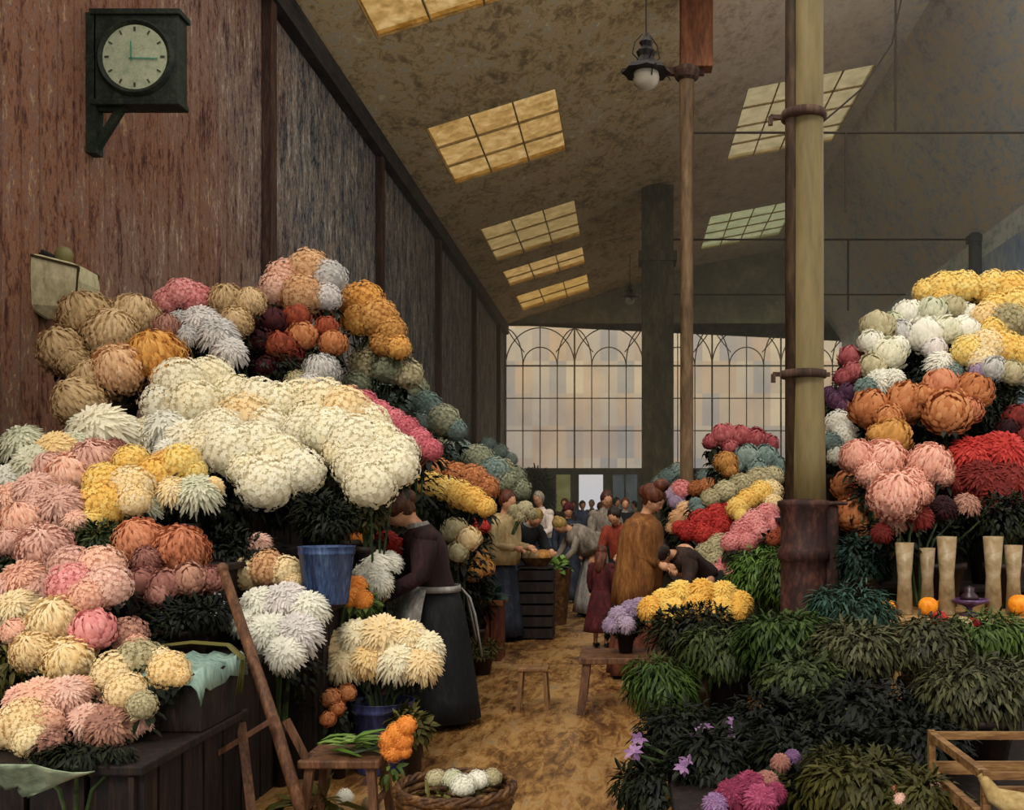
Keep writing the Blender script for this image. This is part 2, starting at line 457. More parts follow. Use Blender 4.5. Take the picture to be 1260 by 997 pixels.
def bush(name, label, cat, px, py, Y, rpx, rz=None, leaf='leafmid', n=260, lsz=.1, droop=.5, group=None, wid=.45, dy=None, shell=.45, pot=True):
    rpx *= 1.16; c = P(px, py, Y); r = rpx*Y/F; rz = (rz or rpx*.75)*1.12*Y/F
    base = base_at(c.x, c.y, c.z-rz*.5)+.003
    root = thing(name, label, cat, (c.x, c.y, base), 0, group)
    h = c.z-base; th = max(.08, min(.3, h-rz*.55)); pr = min(.2, r*.5, max(.05, (room(c.x, c.y, base)-.01)/1.1))
    mb = MB(); mb.lathe([(pr*.72, 0), (pr*.98, th*.86), (pr*1.08, th*.86), (pr*1.08, th), (pr*.9, th), (0, th*.9)], 20); mb.obj('pot', pot_dark, root, True)
    mb = MB()
    for k in range(9):
        a = BR.uniform(0, 6.28); mb.tube([(0, 0, th*.85), (math.cos(a)*r*.25, math.sin(a)*r*.25, h*.8), (math.cos(a)*r*.7, math.sin(a)*r*.6, h+rz*BR.uniform(-.2, .5))], [.012, .009, .005], 5)
    mb.obj('stems', stem_mat, root)
    mb = MB(); wd = Vector((c.x, c.y, base)); yy = dy or r*.8
    leaves(mb, (0, 0, h), (r*.85, yy*.9, rz*.85), int(n*1.9), lsz*.6, BR, droop, shell, wid*.8, world=wd)
    for k in range(6):
        a = BR.uniform(0, 6.28); q = BR.uniform(.35, .65); m = BR.uniform(.35, .5)
        leaves(mb, (math.cos(a)*r*q, math.sin(a)*yy*q, h+rz*BR.uniform(-.35, .5)), (r*m, yy*m, rz*m), int(n*.45), lsz*BR.uniform(.45, .75), BR, droop, shell, wid*.7, world=wd)
    link('foliage', mb.soft_mesh('foliage', (0, 0, h-rz*.3), .6, (r, r, rz)), PM(leaf), root)
    return root
WORLD, SUN, EXPO, HAZE = 1.0, 1.5, 0.22, 0.012
# ================================================================= SETTING
WX, RX, YB = -5.476, 9.7, 46.0
Y0 = 14.4                                   # the roof starts here; its unseen nearer part is left off to let daylight in
def wz(x):                                  # roof height above floor
    if x <= 3.15: return 9.63+.31*(x-WX)
    if x <= 6.9: return 12.304+.19*(x-3.15)
    return 13.016-(x-6.9)*(13.016-8.9)/(RX-6.9)

# left wall: streaked boards, reddish near, slate-blue and dark farther in and near the eave
def wall_material():
    m, nt, out = newmat('weathered_board_wall')
    tc = nt.nodes.new('ShaderNodeTexCoord'); sep = nt.nodes.new('ShaderNodeSeparateXYZ'); nt.links.new(tc.outputs['Object'], sep.inputs[0])
    v = coords(nt, (1, 1.6, .5)); v2 = coords(nt, (1, 5, 1.3)); v3 = coords(nt, (1, .35, .25))
    n1 = noise(nt, v, 2.0, 5, .7, .5); n2 = noise(nt, v2, 3.2, 4, .7, .6); n3 = noise(nt, v3, 1.2, 2, .5)
    n4 = noise(nt, coords(nt, (1, 7, 3.2)), 2.6, 3, .7, 1.2)
    f = mth(nt, 'ADD', mth(nt, 'ADD', mth(nt, 'MULTIPLY', n1, .36), mth(nt, 'MULTIPLY', n2, .3)), mth(nt, 'MULTIPLY', n4, .34))
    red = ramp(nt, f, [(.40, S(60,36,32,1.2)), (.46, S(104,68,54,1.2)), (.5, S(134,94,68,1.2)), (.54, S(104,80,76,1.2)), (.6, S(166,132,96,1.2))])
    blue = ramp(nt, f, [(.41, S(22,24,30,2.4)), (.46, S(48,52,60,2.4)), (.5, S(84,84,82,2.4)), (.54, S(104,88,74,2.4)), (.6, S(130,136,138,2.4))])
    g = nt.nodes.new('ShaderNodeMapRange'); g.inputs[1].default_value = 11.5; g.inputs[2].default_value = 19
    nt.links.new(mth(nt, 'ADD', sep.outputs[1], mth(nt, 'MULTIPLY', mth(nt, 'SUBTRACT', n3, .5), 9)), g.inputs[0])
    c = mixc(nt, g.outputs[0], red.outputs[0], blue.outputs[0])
    # joints between the boards
    w = nt.nodes.new('ShaderNodeTexWave'); w.wave_type = 'BANDS'; w.bands_direction = 'Y'
    w.inputs['Scale'].default_value = 1.05; w.inputs['Distortion'].default_value = .6; w.inputs['Detail'].default_value = 1
    nt.links.new(tc.outputs['Object'], w.inputs[0])
    j = ramp(nt, w.outputs[1], [(0, (1, 1, 1, 1)), (.06, (0, 0, 0, 1))])
    c = mixc(nt, mth(nt, 'MULTIPLY', j.outputs[0], .22), c, S(25,18,16))
    h = mth(nt, 'SUBTRACT', f, mth(nt, 'MULTIPLY', j.outputs[0], .3))
    surf(nt, out, c, .8, h, .6, .05, spec=.2)
    return m
def slab(name, lo, hi, mat, label=None):
    mb = MB(); mb.box(lo, hi); return struct(mb.obj(name, mat), label)
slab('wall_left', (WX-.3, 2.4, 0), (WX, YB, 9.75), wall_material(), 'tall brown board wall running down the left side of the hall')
plaster_r = daub('slate_plaster', [S(70,92,122,3), S(96,116,136,3), S(122,132,136,3), S(130,120,106,3)], (1, 1, .6), .9, .85, .3)
mb = MB(); mb.box((RX, 23, 0), (RX+.3, YB, 8.3)); struct(mb.obj('wall_right', plaster_r))
for i, y in enumerate((8, 13, 18)):     # invented piers; the unseen near wall is left out to let daylight in
    mb = MB(); mb.box((RX, y-.25, 0), (RX+.3, y+.25, 8.9)); struct(mb.obj('added_pillar_%d' % (i+2), plaster_r))
mb = MB(); mb.box((RX, 19.4, 8.3), (RX+.25, YB, 8.9)); struct(mb.obj('trim_1', daub('pale_blue_strip', [S(110,130,140,2.0), S(165,180,180,2.0), S(205,210,200,2.0)], (1, .5, 1), 2, .6)), 'pale bluish strip along the top of the right wall')
# posts standing against the left wall
wp = daub('dark_wall_post', [S(38,26,22), S(70,50,42), S(104,80,66)], (4, 4, .5), 3, .8)
for i, y in enumerate((15.5, 22.5, 29.5, 36.5, 43.5)):
    mb = MB(); mb.box((WX, y-.12, 0), (WX+.16, y+.12, 9.5)); struct(bevel(mb.obj('trim_%d' % (i+2), wp), .015))
mb = MB(); mb.box((WX, Y0-1, 9.2), (WX+.22, YB, 9.62)); struct(mb.obj('trim_7', daub('dark_eave_plate', [S(34,32,36), S(62,58,56), S(92,84,72)], (1, .3, 1), 2, .8)), 'dark timber plate along the left eave')

# floor: wet ochre boards and mud, glossy in patches
def floor_material():
    m, nt, out = newmat('wet_ochre_floor')
    v = coords(nt, (1.4, .7, 1)); v2 = coords(nt, (5, 1.2, 1)); v3 = coords(nt, (.8, .4, 1))
    n1 = noise(nt, v, 1.6, 5, .7, .7); n2 = noise(nt, v2, 3.2, 4, .7, .8); n3 = noise(nt, v3, 1.3, 4, .6, .6)
    f = mth(nt, 'ADD', mth(nt, 'MULTIPLY', n1, .5), mth(nt, 'MULTIPLY', n2, .5))
    r = ramp(nt, f, [(.36, S(50,30,18)), (.43, S(104,70,38)), (.5, S(146,106,60)), (.56, S(172,132,80)), (.63, S(126,112,90))])
    dk = ramp(nt, n3, [(.54, (0, 0, 0, 1)), (.7, (1, 1, 1, 1))])
    c = mixc(nt, mth(nt, 'MULTIPLY', dk.outputs[0], .6), r.outputs[0], S(75,42,24))
    ro = nt.nodes.new('ShaderNodeMapRange'); ro.inputs[1].default_value = .35; ro.inputs[2].default_value = .65
    ro.inputs[3].default_value = .08; ro.inputs[4].default_value = .42
    nt.links.new(n1, ro.inputs[0])
    surf(nt, out, c, ro.outputs[0], f, .28, .04, spec=.45)
    return m
mb = MB(); mb.box((WX-.3, 2.4, -.2), (RX+.3, 60, 0)); struct(mb.obj('floor', floor_material()), 'wet ochre floor with muddy streaks and reflections')

# ceiling with skylight openings
AX = [WX, -4.47, -1.56, 3.15, 6.46, 6.9, RX]
SKY = [(1, 14.9, 18.4, 'warm'), (1, 22.8, 26.8, 'warm'), (1, 31.2, 35.3, 'pale'), (1, 36.9, 39.4, 'warm'), (1, 41.3, 44.4, 'amber'),
       (3, 26.4, 32.0, 'cool'), (3, 38.2, 43.2, 'green')]
def ceil_material():
    m, nt, out = newmat('sooty_plaster_ceiling')
    tc = nt.nodes.new('ShaderNodeTexCoord'); sep = nt.nodes.new('ShaderNodeSeparateXYZ'); nt.links.new(tc.outputs['Object'], sep.inputs[0])
    v = coords(nt, (1, .6, 1)); n1 = noise(nt, v, 1.3, 6, .75, .4); n2 = noise(nt, v, 5, 5, .75, 1.0)
    f = mth(nt, 'ADD', mth(nt, 'MULTIPLY', n1, .5), mth(nt, 'MULTIPLY', n2, .5))
    a = ramp(nt, f, [(.40, S(92,80,60,2.9)), (.47, S(122,108,80,2.9)), (.52, S(144,128,94,2.9)), (.56, S(126,120,108,2.9)), (.62, S(166,148,110,2.9))])
    b = ramp(nt, f, [(.34, S(118,108,96,3)), (.5, S(144,134,122,3)), (.66, S(160,148,132,3))])
    c_ = ramp(nt, f, [(.34, S(92,106,118,3)), (.48, S(124,134,138,3)), (.56, S(140,134,118,3)), (.66, S(120,142,156,3))])
    def rng(lo, hi):
        g = nt.nodes.new('ShaderNodeMapRange'); g.inputs[1].default_value = lo; g.inputs[2].default_value = hi
        nt.links.new(mth(nt, 'ADD', sep.outputs[0], mth(nt, 'MULTIPLY', mth(nt, 'SUBTRACT', n1, .5), 3)), g.inputs[0]); return g.outputs[0]
    x = mixc(nt, rng(.5, 3.5), a.outputs[0], b.outputs[0]); x = mixc(nt, rng(5, 8.2), x, c_.outputs[0])
    surf(nt, out, x, .85, f, .5, .05, spec=.15)
    return m
ys = sorted(set([Y0, 19.4, YB+.3]+[y for s in SKY for y in s[1:3]]))
mb = MB()
for i in range(len(AX)-1):
    for j in range(len(ys)-1):
        ym = (ys[j]+ys[j+1])/2
        if ys[j] < (14.4, 14.4, 18.4, 19.4, 19.4, 19.4)[i]-.01: continue  # unseen roof edge stepped back so more daylight floods the hall
        if any(s[0] == i and s[1] < ym < s[2] for s in SKY): continue
        x0, x1 = AX[i], AX[i+1]
        q = [(x, y, wz(x)+dz) for dz in (0, .16) for x, y in ((x0, ys[j]), (x1, ys[j]), (x1, ys[j+1]), (x0, ys[j+1]))]
        mb.add(q, [(0, 1, 2, 3), (7, 6, 5, 4), (0, 4, 5, 1), (1, 5, 6, 2), (2, 6, 7, 3), (3, 7, 4, 0)])
struct(mb.obj('ceiling', ceil_material()), 'brown-grey sloping roof underside with skylight openings')

def glass(name, a, b, c, freq=2.2, body=.12, cell=None):
    """old dirty glass: coloured, lets the sky through"""
    m, nt, out = newmat(name)
    v = coords(nt, (1, 1, 1)); n1 = noise(nt, v, freq, 4, .65, .3)
    r = ramp(nt, n1, [(.32, a), (.5, b), (.68, c)])
    if cell:
        vo = nt.nodes.new('ShaderNodeTexVoronoi'); vo.feature = 'F1'; vo.inputs['Randomness'].default_value = .0
        mp = coords(nt, cell); nt.links.new(mp, vo.inputs['Vector']); vo.inputs['Scale'].default_value = 1
        sh = ramp(nt, vo.outputs['Color'], [(.2, (.66, .7, .8, 1)), (.45, (.95, .8, .68, 1)), (.6, (.84, .84, .86, 1)), (.8, (1, .97, .9, 1))])
        col = mixc(nt, 1.0, r.outputs[0], sh.outputs[0], 'MULTIPLY')
    else: col = r.outputs[0]
    gm = nt.nodes.new('ShaderNodeGamma'); gm.inputs[1].default_value = .5; nt.links.new(col, gm.inputs[0])   # light passes two faces of the pane
    t = nt.nodes.new('ShaderNodeBsdfTransparent'); nt.links.new(gm.outputs[0], t.inputs[0])
    d = nt.nodes.new('ShaderNodeBsdfPrincipled'); nt.links.new(col, d.inputs['Base Color']); d.inputs['Roughness'].default_value = .35
    mx = nt.nodes.new('ShaderNodeMixShader'); mx.inputs[0].default_value = body
    nt.links.new(t.outputs[0], mx.inputs[1]); nt.links.new(d.outputs[0], mx.inputs[2]); nt.links.new(mx.outputs[0], out.inputs[0])
    return m
GL = {'warm': glass('amber_skylight_glass', S(150,120,70), S(188,155,98), S(212,188,138), 3.5, .15),
      'pale': glass('pale_skylight_glass', S(128,112,74), S(158,138,94), S(182,160,118), 3.5, .15),
      'amber': glass('golden_skylight_glass', S(165,130,68), S(196,160,92), S(212,182,122), 3.5, .15),
      'cool': glass('chalky_skylight_glass', S(150,142,110), S(172,162,130), S(190,176,145), 2.5, .15),
      'green': glass('greenish_skylight_glass', S(135,148,118), S(160,168,135), S(178,178,145), 2.5, .15)}
lead = daub('dull_glazing_bar', [S(110,95,65), S(150,130,92), S(180,158,118)], (1, 1, 1), 6, .6)
SL = {0: 'skylight at the very top of the picture over the left slope', 1: 'largest amber skylight high on the left slope',
      2: 'pale skylight below the large amber one', 3: 'narrow golden skylight near the far end',
      4: 'last golden skylight just before the gable windows', 5: 'chalky skylight behind the front iron column',
      6: 'greenish skylight between the two columns'}
for i, (c, y0, y1, g) in enumerate(SKY):
    x0, x1 = AX[c], AX[c+1]
    nr = 3 if c == 1 else 4
    mb = MB()
    p = lambda x, y, dz=.06: (x, y, wz(x)+dz)
    mb.add([p(x0, y0), p(x1, y0), p(x1, y1), p(x0, y1), p(x0, y0, .08), p(x1, y0, .08), p(x1, y1, .08), p(x0, y1, .08)],
           [(0, 1, 2, 3), (7, 6, 5, 4), (0, 4, 5, 1), (1, 5, 6, 2), (2, 6, 7, 3), (3, 7, 4, 0)])
    o = struct(mb.obj('window_%d' % (i+2), GL[g]), SL[i])
    mb = MB()
    for k in range(nr+1):
        x = x0+(x1-x0)*k/nr; mb.beam(p(x, y0, .03), p(x, y1, .03), .03, .05)
    ny = max(2, int((y1-y0)/1.2))
    for k in range(ny+1):
        y = y0+(y1-y0)*k/ny; mb.beam(p(x0, y, .03), p(x1, y, .03), .04, .05)
    mb.obj('glazing_bars', lead, o)

# end wall (pieces around the long window and the doors)
endm = daub('end_wall_plaster', [S(70,72,62,2.6), S(98,98,84,2.6), S(128,124,104,2.6)], (1, 1, 1), .9, .85, .4)
X_ = lambda px: (px-VX)*YB/F
Z_ = lambda py: EYE-(py-VY)*YB/F
mb = MB()
T = .3
pts = [(X_(616), Z_(398))]+[(x, wz(x)+.05) for x in (WX, 3.15, 6.9, RX)]+[(X_(1048), Z_(398))]
vs = [(x, YB, z) for x, z in pts]+[(x, YB+T, z) for x, z in pts]
n = len(pts)
mb.add(vs, [tuple(range(n)), tuple(range(2*n-1, n-1, -1))]+[(i, i+n, (i+1) % n+n, (i+1) % n) for i in range(n)])
struct(mb.obj('wall_back', endm), 'end gable wall above the long leaded window')
mb = MB(); mb.box((WX, YB, 0), (X_(622), YB+T, Z_(398)+.02)); struct(mb.obj('wall_back_left', endm))
mb = MB(); mb.box((X_(1046), YB, 0), (RX+.3, YB+T, Z_(398)+.02)); struct(mb.obj('wall_back_right', endm))
teal = daub('dark_teal_woodwork', [S(18,30,34,2.2), S(38,56,58,2.2), S(70,88,86,2.2)], (1, 1, .6), 2, .6)
mb = MB(); mb.box((X_(622), YB-.05, Z_(584)), (X_(1046), YB+T, Z_(577))); struct(mb.obj('trim_8', teal), 'dark lintel under the long window')
mb = MB(); mb.box((X_(830), YB, 0), (X_(1046), YB+T, Z_(584))); struct(mb.obj('wall_back_low', endm))
for i, (a, b) in enumerate(((622, 684), (702, 712), (742, 752), (786, 832))):
    mb = MB(); mb.box((X_(a), YB-.03, 0), (X_(b), YB+T, Z_(584))); struct(mb.obj('trim_%d' % (9+i), teal))
# doors
og = glass('olive_door_glass', S(110,115,60), S(150,152,90), S(175,172,120), 1.5, .3)
bg = glass('blue_door_glass', S(85,105,115), S(112,132,140), S(140,155,158), 1.5, .45)
mb = MB(); mb.box((X_(684), YB+.1, 0), (X_(702), YB+.13, Z_(584))); struct(mb.obj('door_1', og), 'narrow olive glass side door at the far end')
dr = MB(); dr.box((X_(752), YB+.1, 0), (X_(786), YB+.13, Z_(584))); d2 = struct(dr.obj('door_2', bg), 'pale blue glazed double door at the far end')
mb = MB()
for px in (753, 769, 785): mb.box((X_(px)-.04, YB+.06, 0), (X_(px)+.04, YB+.16, Z_(584)))
for z in (.1, 1.15, 3.1): mb.box((X_(752), YB+.06, z-.06), (X_(786), YB+.16, z+.06))
mb.obj('door_frame', teal, d2)

# long leaded window, five bays with interlaced tracery
wg = glass('old_window_glass', S(212,205,195), S(228,218,200), S(240,228,205), .45, .06, (1/.767, 1, 1/1.46))
mb = MB(); mb.box((X_(622), YB+.12, Z_(578)), (X_(1046), YB+.14, Z_(398)))
w1 = struct(mb.obj('window_1', wg), 'long leaded window with pointed tracery filling the end wall')
bw = X_(706)-X_(622)+.02
xs0 = X_(622); bayw = (X_(1046)-X_(622))/5
mb = MB(); yb = YB+.08
for k in range(21):
    x = xs0+bayw*k/4; thick = .075 if k % 4 == 0 else .045
    top = 400 if k % 4 == 0 else 450
    if k % 4 == 2: top = 400
    mb.box((x-thick/2, yb-.03, Z_(578)), (x+thick/2, yb+.03, Z_(top)))
for py in (400, 450, 490, 530, 577):
    h = .07 if py in (400, 450, 577) else .045
    mb.box((xs0, yb-.03, Z_(py)-h/2), (X_(1046), yb+.03, Z_(py)+h/2))
def arc(cx, cz, r1, r2, a0, a1, n=14, w=.028):
    mb.tube([(cx+r1*math.cos(a0+(a1-a0)*i/n), yb, cz+r2*math.sin(a0+(a1-a0)*i/n)) for i in range(n+1)], w, 5)
z0 = Z_(450); z1 = Z_(402)
for b in range(5):
    xa = xs0+bayw*b; xm = xa+bayw/2
    arc(xm, z0, bayw/4, (z1-z0)*.48, 0, math.pi)                     # small inner arch
    arc(xm, z0, bayw*.5, (z1-z0)*.98, 0, math.pi, 20)                # wide outer arch
    arc(xa, z0, bayw*.25, (z1-z0)*.95, 0, math.pi/2)
    arc(xa+bayw, z0, bayw*.25, (z1-z0)*.95, math.pi/2, math.pi)
    mb.tube([(xa+bayw*.27, yb, z0+(z1-z0)*.35), (xa+bayw*.1, yb, z0+(z1-z0)*.72), (xa, yb, z1)], .026, 5)
    mb.tube([(xa+bayw*.73, yb, z0+(z1-z0)*.35), (xa+bayw*.9, yb, z0+(z1-z0)*.72), (xa+bayw, yb, z1)], .026, 5)
mb.obj('window_frame', daub('grey_window_lead', [S(105,108,104), S(145,145,134), S(180,175,158)], (1, 1, 1), 4, .6), w1)

# far pier between the windows
pm = daub('dark_green_pier', [S(36,36,30,2.0), S(62,60,46,2.0), S(92,86,62,2.0)], (2, 2, .6), 1.6, .8)
mb = MB(); xa, xb = (790-VX)*32/F, (829-VX)*32/F
mb.box((xa, 32, 0), (xb, 32.8, wz(xa)+.1)); mb.box((xa-.08, 31.92, 0), (xb+.08, 32.88, .5))
mb.box((xa-.1, 31.9, 9.2), (xb+.1, 32.9, 9.5))
struct(bevel(mb.obj('pillar', pm), .02), 'broad dark square pier standing before the end windows')

# ---- iron columns
colm = daub('olive_painted_iron', [S(88,74,44), S(118,104,68), S(140,124,86)], (3, 3, .4), 1.8, .55, .3, .35)
colb = daub('rusty_dark_column_foot', [S(22,12,12), S(50,28,26), S(96,58,46)], (1.5, 1.5, .8), 4, .7)
colr = daub('brown_column_paint', [S(62,44,30), S(100,78,54), S(132,108,78)], (2, 2, .4), 2, .6)
def col_thing(name, label, x, y): return thing(name, label, 'column', (x, y, 0))
Yc = 7.3; cxp = (989-VX)*Yc/F
c1 = col_thing('iron_column', 'tall olive iron column with a dark rusty foot, nearest the viewer', cxp, Yc)
rr = 23.5*Yc/F
mb = MB(); zc = lambda py: EYE-(py-VY)*Yc/F
mb.lathe([(rr*.95, zc(630)), (rr*.93, zc(560)), (rr*.84, zc(470)), (rr*.82, zc(140)), (rr*.80, 5.6), (rr*.78, 9.5)], 28, c=(rr*.2, 0, 0)); mb.obj('shaft', colm, c1, True)
mb = MB(); mb.tube([(-rr*.66, -.02, zc(640)), (-rr*.66, -.02, 9.5)], rr*.34, 14); mb.obj('shade_side_strip', daub('shade_side_brown', [S(34,24,18), S(66,50,36), S(96,76,54)], (3, 3, .6), 3, .6), c1, True)  # added dark strip, standing in for the shaded side of the shaft
mb = MB()
for zz in (zc(461), zc(143)):
    mb.lathe([(rr*1.0, zz-.03), (rr*1.18, zz-.025), (rr*1.2, zz), (rr*1.18, zz+.025), (rr*1.0, zz+.03)], 28)
o = mb.obj('collar_ring', wp, c1, True)
for k, (zz, ln) in enumerate(((zc(461), .22), (zc(145), .24))):
    mb = MB(); mb.beam((-rr, 0, zz), (-ln, -.02, zz), .025, .03); mb.beam((-ln, -.02, zz), (-ln, -.02, zz-.06), .03, .03)
    if k == 0: mb.beam((rr, 0, zz), (rr+.05, 0, zz), .03, .03)
    mb.obj('hook', wp, c1)
mb = MB(); q = 34*Yc/F
mb.lathe([(rr*1.5, 0), (rr*1.5, .18), (rr*1.25, .24), (rr*1.2, zc(705)), (rr*1.2, zc(690)), (rr*1.36, zc(687)), (rr*1.36, zc(676)), (rr*1.2, zc(672)), (rr*1.22, zc(628)), (rr*1.38, zc(622)), (rr*1.38, zc(617)), (rr*.9, zc(614))], 28); mb.obj('foot', colb, c1, True)
mb = MB(); bx0 = (1000-VX)*Yc/F-cxp; bx1 = (1030-VX)*Yc/F-cxp
mb.box((bx0, -.06, .02), (bx1, .22, zc(622))); mb.box((bx0-.06, -.09, zc(622)), (bx1+.06, .25, zc(617)))
bevel(mb.obj('casing', colb, c1), .012)
Y2 = 20.0; c2 = col_thing('slender_column', 'slender brown column with a bracket, beside the hanging gas lamp', (845-VX)*Y2/F, Y2)
z2 = lambda py: EYE-(py-VY)*Y2/F
mb = MB(); mb.lathe([(.22, 0), (.22, .3), (.16, .4), (.13, z2(590)), (.125, z2(250)), (.15, z2(95)), (.17, z2(88))], 20); mb.obj('shaft', colr, c2, True)
mb = MB(); mb.lathe([(.14, z2(100)), (.22, z2(97)), (.27, z2(90)), (.27, z2(86)), (.2, z2(83))], 20); mb.beam((-.42, 0, z2(88)), (.34, 0, z2(88)), .12, .14)
mb.obj('capital', wp, c2)
mb = MB(); mb.box((-.13, -.18, z2(86)), (.5, .18, wz(1.2)+.05)); bevel(mb.obj('post_head', daub('red_brown_post', [S(70,38,22), S(112,66,40), S(140,92,60)], (2, 2, .5), 2, .7), c2), .02)

# tie rods
rod = plain('thin_dark_rod', S(52,42,34), .6, .2)
hz = 8.85
def rodt(label, segs, r=.022):
    o = thing('tie_rod', label, 'tie rod', segs[0][0], 0, 'iron tie rods under the roof')
    a0 = Vector(segs[0][0])
    for i, s in enumerate(segs):
        mb = MB(); mb.tube([Vector(p)-a0 for p in s], r, 6)
        mb.obj('rod' if i == 0 else 'hanger', rod, o)
rodt('nearest iron tie rod crossing behind the front column', [[(1.3, 20, hz), (RX, 20, hz)], [(5.27, 20, hz), (5.27, 20, wz(5.27))], [(4.3, 20, hz), (4.3, 20, 7.3)]], .024)
rodt('middle iron tie rod ending at the short post on the right', [[(1.3, 28.1, hz), (RX, 28.1, hz)], [(6.1, 28.1, hz), (6.1, 28.1, 6.9)]], .028)
rodt('farthest iron tie rod just above the end window', [[(1.6, 35.5, hz), (RX, 35.5, hz)]], .028)
mb = MB(); mb.tube([(5.65, 20, wz(5.65)-.03), (5.2, 20, 10.6), (4.6, 20, 9.7), (3.9, 20, 9.1), (3.3, 20, 8.85)], .02, 6)
tag(mb.obj('arched_brace', rod), 'thin arched brace curving down from the roof behind the front column', 'brace')
mb = MB(); x = (1201-VX)*28/F; mb.box((x-.14, 27.9, 0), (x+.14, 28.2, hz+.15)); mb.box((x-.2, 27.85, hz-.1), (x+.2, 28.25, hz+.1))
tag(mb.obj('wall_post', daub('slate_post', [S(48,56,66), S(74,84,92), S(100,104,104)], (2, 2, .6), 2, .7)), 'short slate-grey post on the right wall where the tie rod ends', 'post')

# ---- clock hung out from the left wall
Yk = 10.4; ck = P(168, 72, Yk); s = Yk/F*.9
clock = thing('hall_clock', 'square dark-framed clock with a pale green round dial on the brown wall', 'clock', ck)
mb = MB(); hw, hh_ = 58*s, 62*s
fr = daub('green_black_clock_case', [S(10,16,14), S(26,36,28), S(52,60,42)], (1, 1, 1), 9, .6)
mb.box((-hw, -.02, -hh_), (hw, .2, hh_)); mb.box((-hw-.03, -.05, hh_-.03), (hw+.03, .22, hh_+.03)); mb.box((-hw-.02, -.04, -hh_-.02), (hw+.02, .2, -hh_+.04))
n = 32; R0 = 44*s; vs = []
for k in range(n):
    a = 2*math.pi*k/n; vs.append((R0*1.22*math.cos(a), -.025, R0*1.22*math.sin(a)))
for k in range(n):
    a = 2*math.pi*k/n; vs.append((R0*1.12*math.cos(a), -.07, R0*1.12*math.sin(a)))
for k in range(n):
    a = 2*math.pi*k/n; vs.append((R0*.99*math.cos(a), -.03, R0*.99*math.sin(a)))
mb.add(vs, [(i*n+k, i*n+(k+1) % n, (i+1)*n+(k+1) % n, (i+1)*n+k) for i in range(2) for k in range(n)])
bevel(mb.obj('case', fr, clock), .01)
mb = MB(); mb.lathe([(0, .0), (R0, .0), (R0, .015), (0, .015)], 40, M=Matrix.Rotation(R(90), 4, 'X'), c=(0, -.022, 0))
mb.obj('dial', daub('aged_pale_dial', [S(150,165,135), S(176,186,156), S(196,200,172)], (3, 3, 3), 5, .6), clock)
for k in range(12):
    mb = MB(); a = k*math.pi/6; d = Vector((math.sin(a), 0, math.cos(a)))
    mb.beam(d*R0*.80+Vector((0, -.043, 0)), d*R0*.93+Vector((0, -.043, 0)), .014 if k % 3 else .02, .006, (0, 1, 0))
    mb.obj('hour_mark', plain('dark_hour_paint', S(60,66,52)), clock)
hm = plain('green_clock_hand', S(70,150,120), .5)
c0 = Vector((-.05*0, -.05, 0))
for nm, d, L in (('minute_hand', Vector((-.02, 0, 1)), .52), ('hour_hand', Vector((1, 0, -.02)), .82)):
    mb = MB(); mb.beam(c0-d*R0*.08+Vector((-R0*.1, 0, -R0*.05)), c0+d*R0*L+Vector((-R0*.1, 0, -R0*.05)), .012, .006, (0, 1, 0)); mb.obj(nm, hm, clock)
mb = MB(); xw = WX-ck.x
mb.box((xw, -.02, -hh_-.5), (xw+.1, .14, hh_)); mb.beam((xw+.06, .06, -hh_-.45), (xw+.34, .06, -hh_), .07, .07); mb.beam((xw, .06, -hh_-.03), (-hw+.3, .06, -hh_-.03), .06, .06)
mb.obj('wall_bracket', fr, clock)

# ---- glass lantern on the left wall
Yl = 9.6; cl = P(75, 352, Yl); s = Yl/F
lan = thing('wall_lantern', 'milky glass wall lantern with a round finial, hung below the clock', 'lantern', cl)
mb = MB(); T_ = [(-38, 40), (30, 28)]; 
quad_t = [(-38*s, .17, 38*s), (37*s, .17, 10*s), (37*s, -.17, 10*s), (-38*s, -.17, 38*s)]
def ringq(x0, x1, z0, z1, dy): return [Vector((x0*s, -dy, z0*s)), Vector((x1*s, -dy, z1*s)), Vector((x1*s, dy, z1*s)), Vector((x0*s, dy, z0*s))]
mb.rings([ringq(-12, 14, -42, -42, .07), ringq(-34, 30, -26, -30, .16), ringq(-37, 36, 8, 0, .18), ringq(-38, 34, 36, 18, .17), ringq(-20, 20, 36, 26, .1)])
lg = daub('milky_lantern_glass', [S(150,142,108), S(196,188,150), S(222,214,176)], (1, 1, .5), 7, .35)
mb.obj('lamp_body', lg, lan)
mb = MB()
for q in ((-38, 36, -1), (34, 18, -1), (-38, 36, 1), (34, 18, 1)):
    x, z, sg = q; x2, z2_ = (-34, -26) if x < 0 else (30, -30)
    mb.beam((x*s, sg*.175, z*s), (x2*s, sg*.165, z2_*s), .018, .018)
    mb.beam((x2*s, sg*.165, z2_*s), ((-12 if x < 0 else 14)*s, sg*.075, -42*s), .018, .018)
mb.beam((-38*s, -.175, 36*s), (34*s, -.175, 18*s), .022, .022); mb.beam((-38*s, .175, 36*s), (34*s, .175, 18*s), .022, .022)
mb.obj('lantern_frame', plain('tarnished_brass', S(70,60,35), .5, .5), lan)
mb = MB(); mb.ball((4*s, 0, 38*s), 10.5*s, 16, 10); mb.lathe([(.03, 22*s), (.045, 25*s), (.02, 30*s)], 12, c=(4*s, 0, 0)); mb.obj('finial', plain('dull_green_finial', S(120,114,70), .5), lan, True)
mb = MB(); xw = WX-cl.x
mb.tube([(xw, .05, 20*s), (xw+.1, .03, 36*s), (-44*s+.02, 0, 48*s), (-34*s, 0, 38*s)], [.03, .03, .045, .03], 8); mb.box((xw, -.05, -.1), (xw+.04, .15, .3)); mb.obj('bracket', plain('black_iron', S(26,20,18), .5, .3), lan)

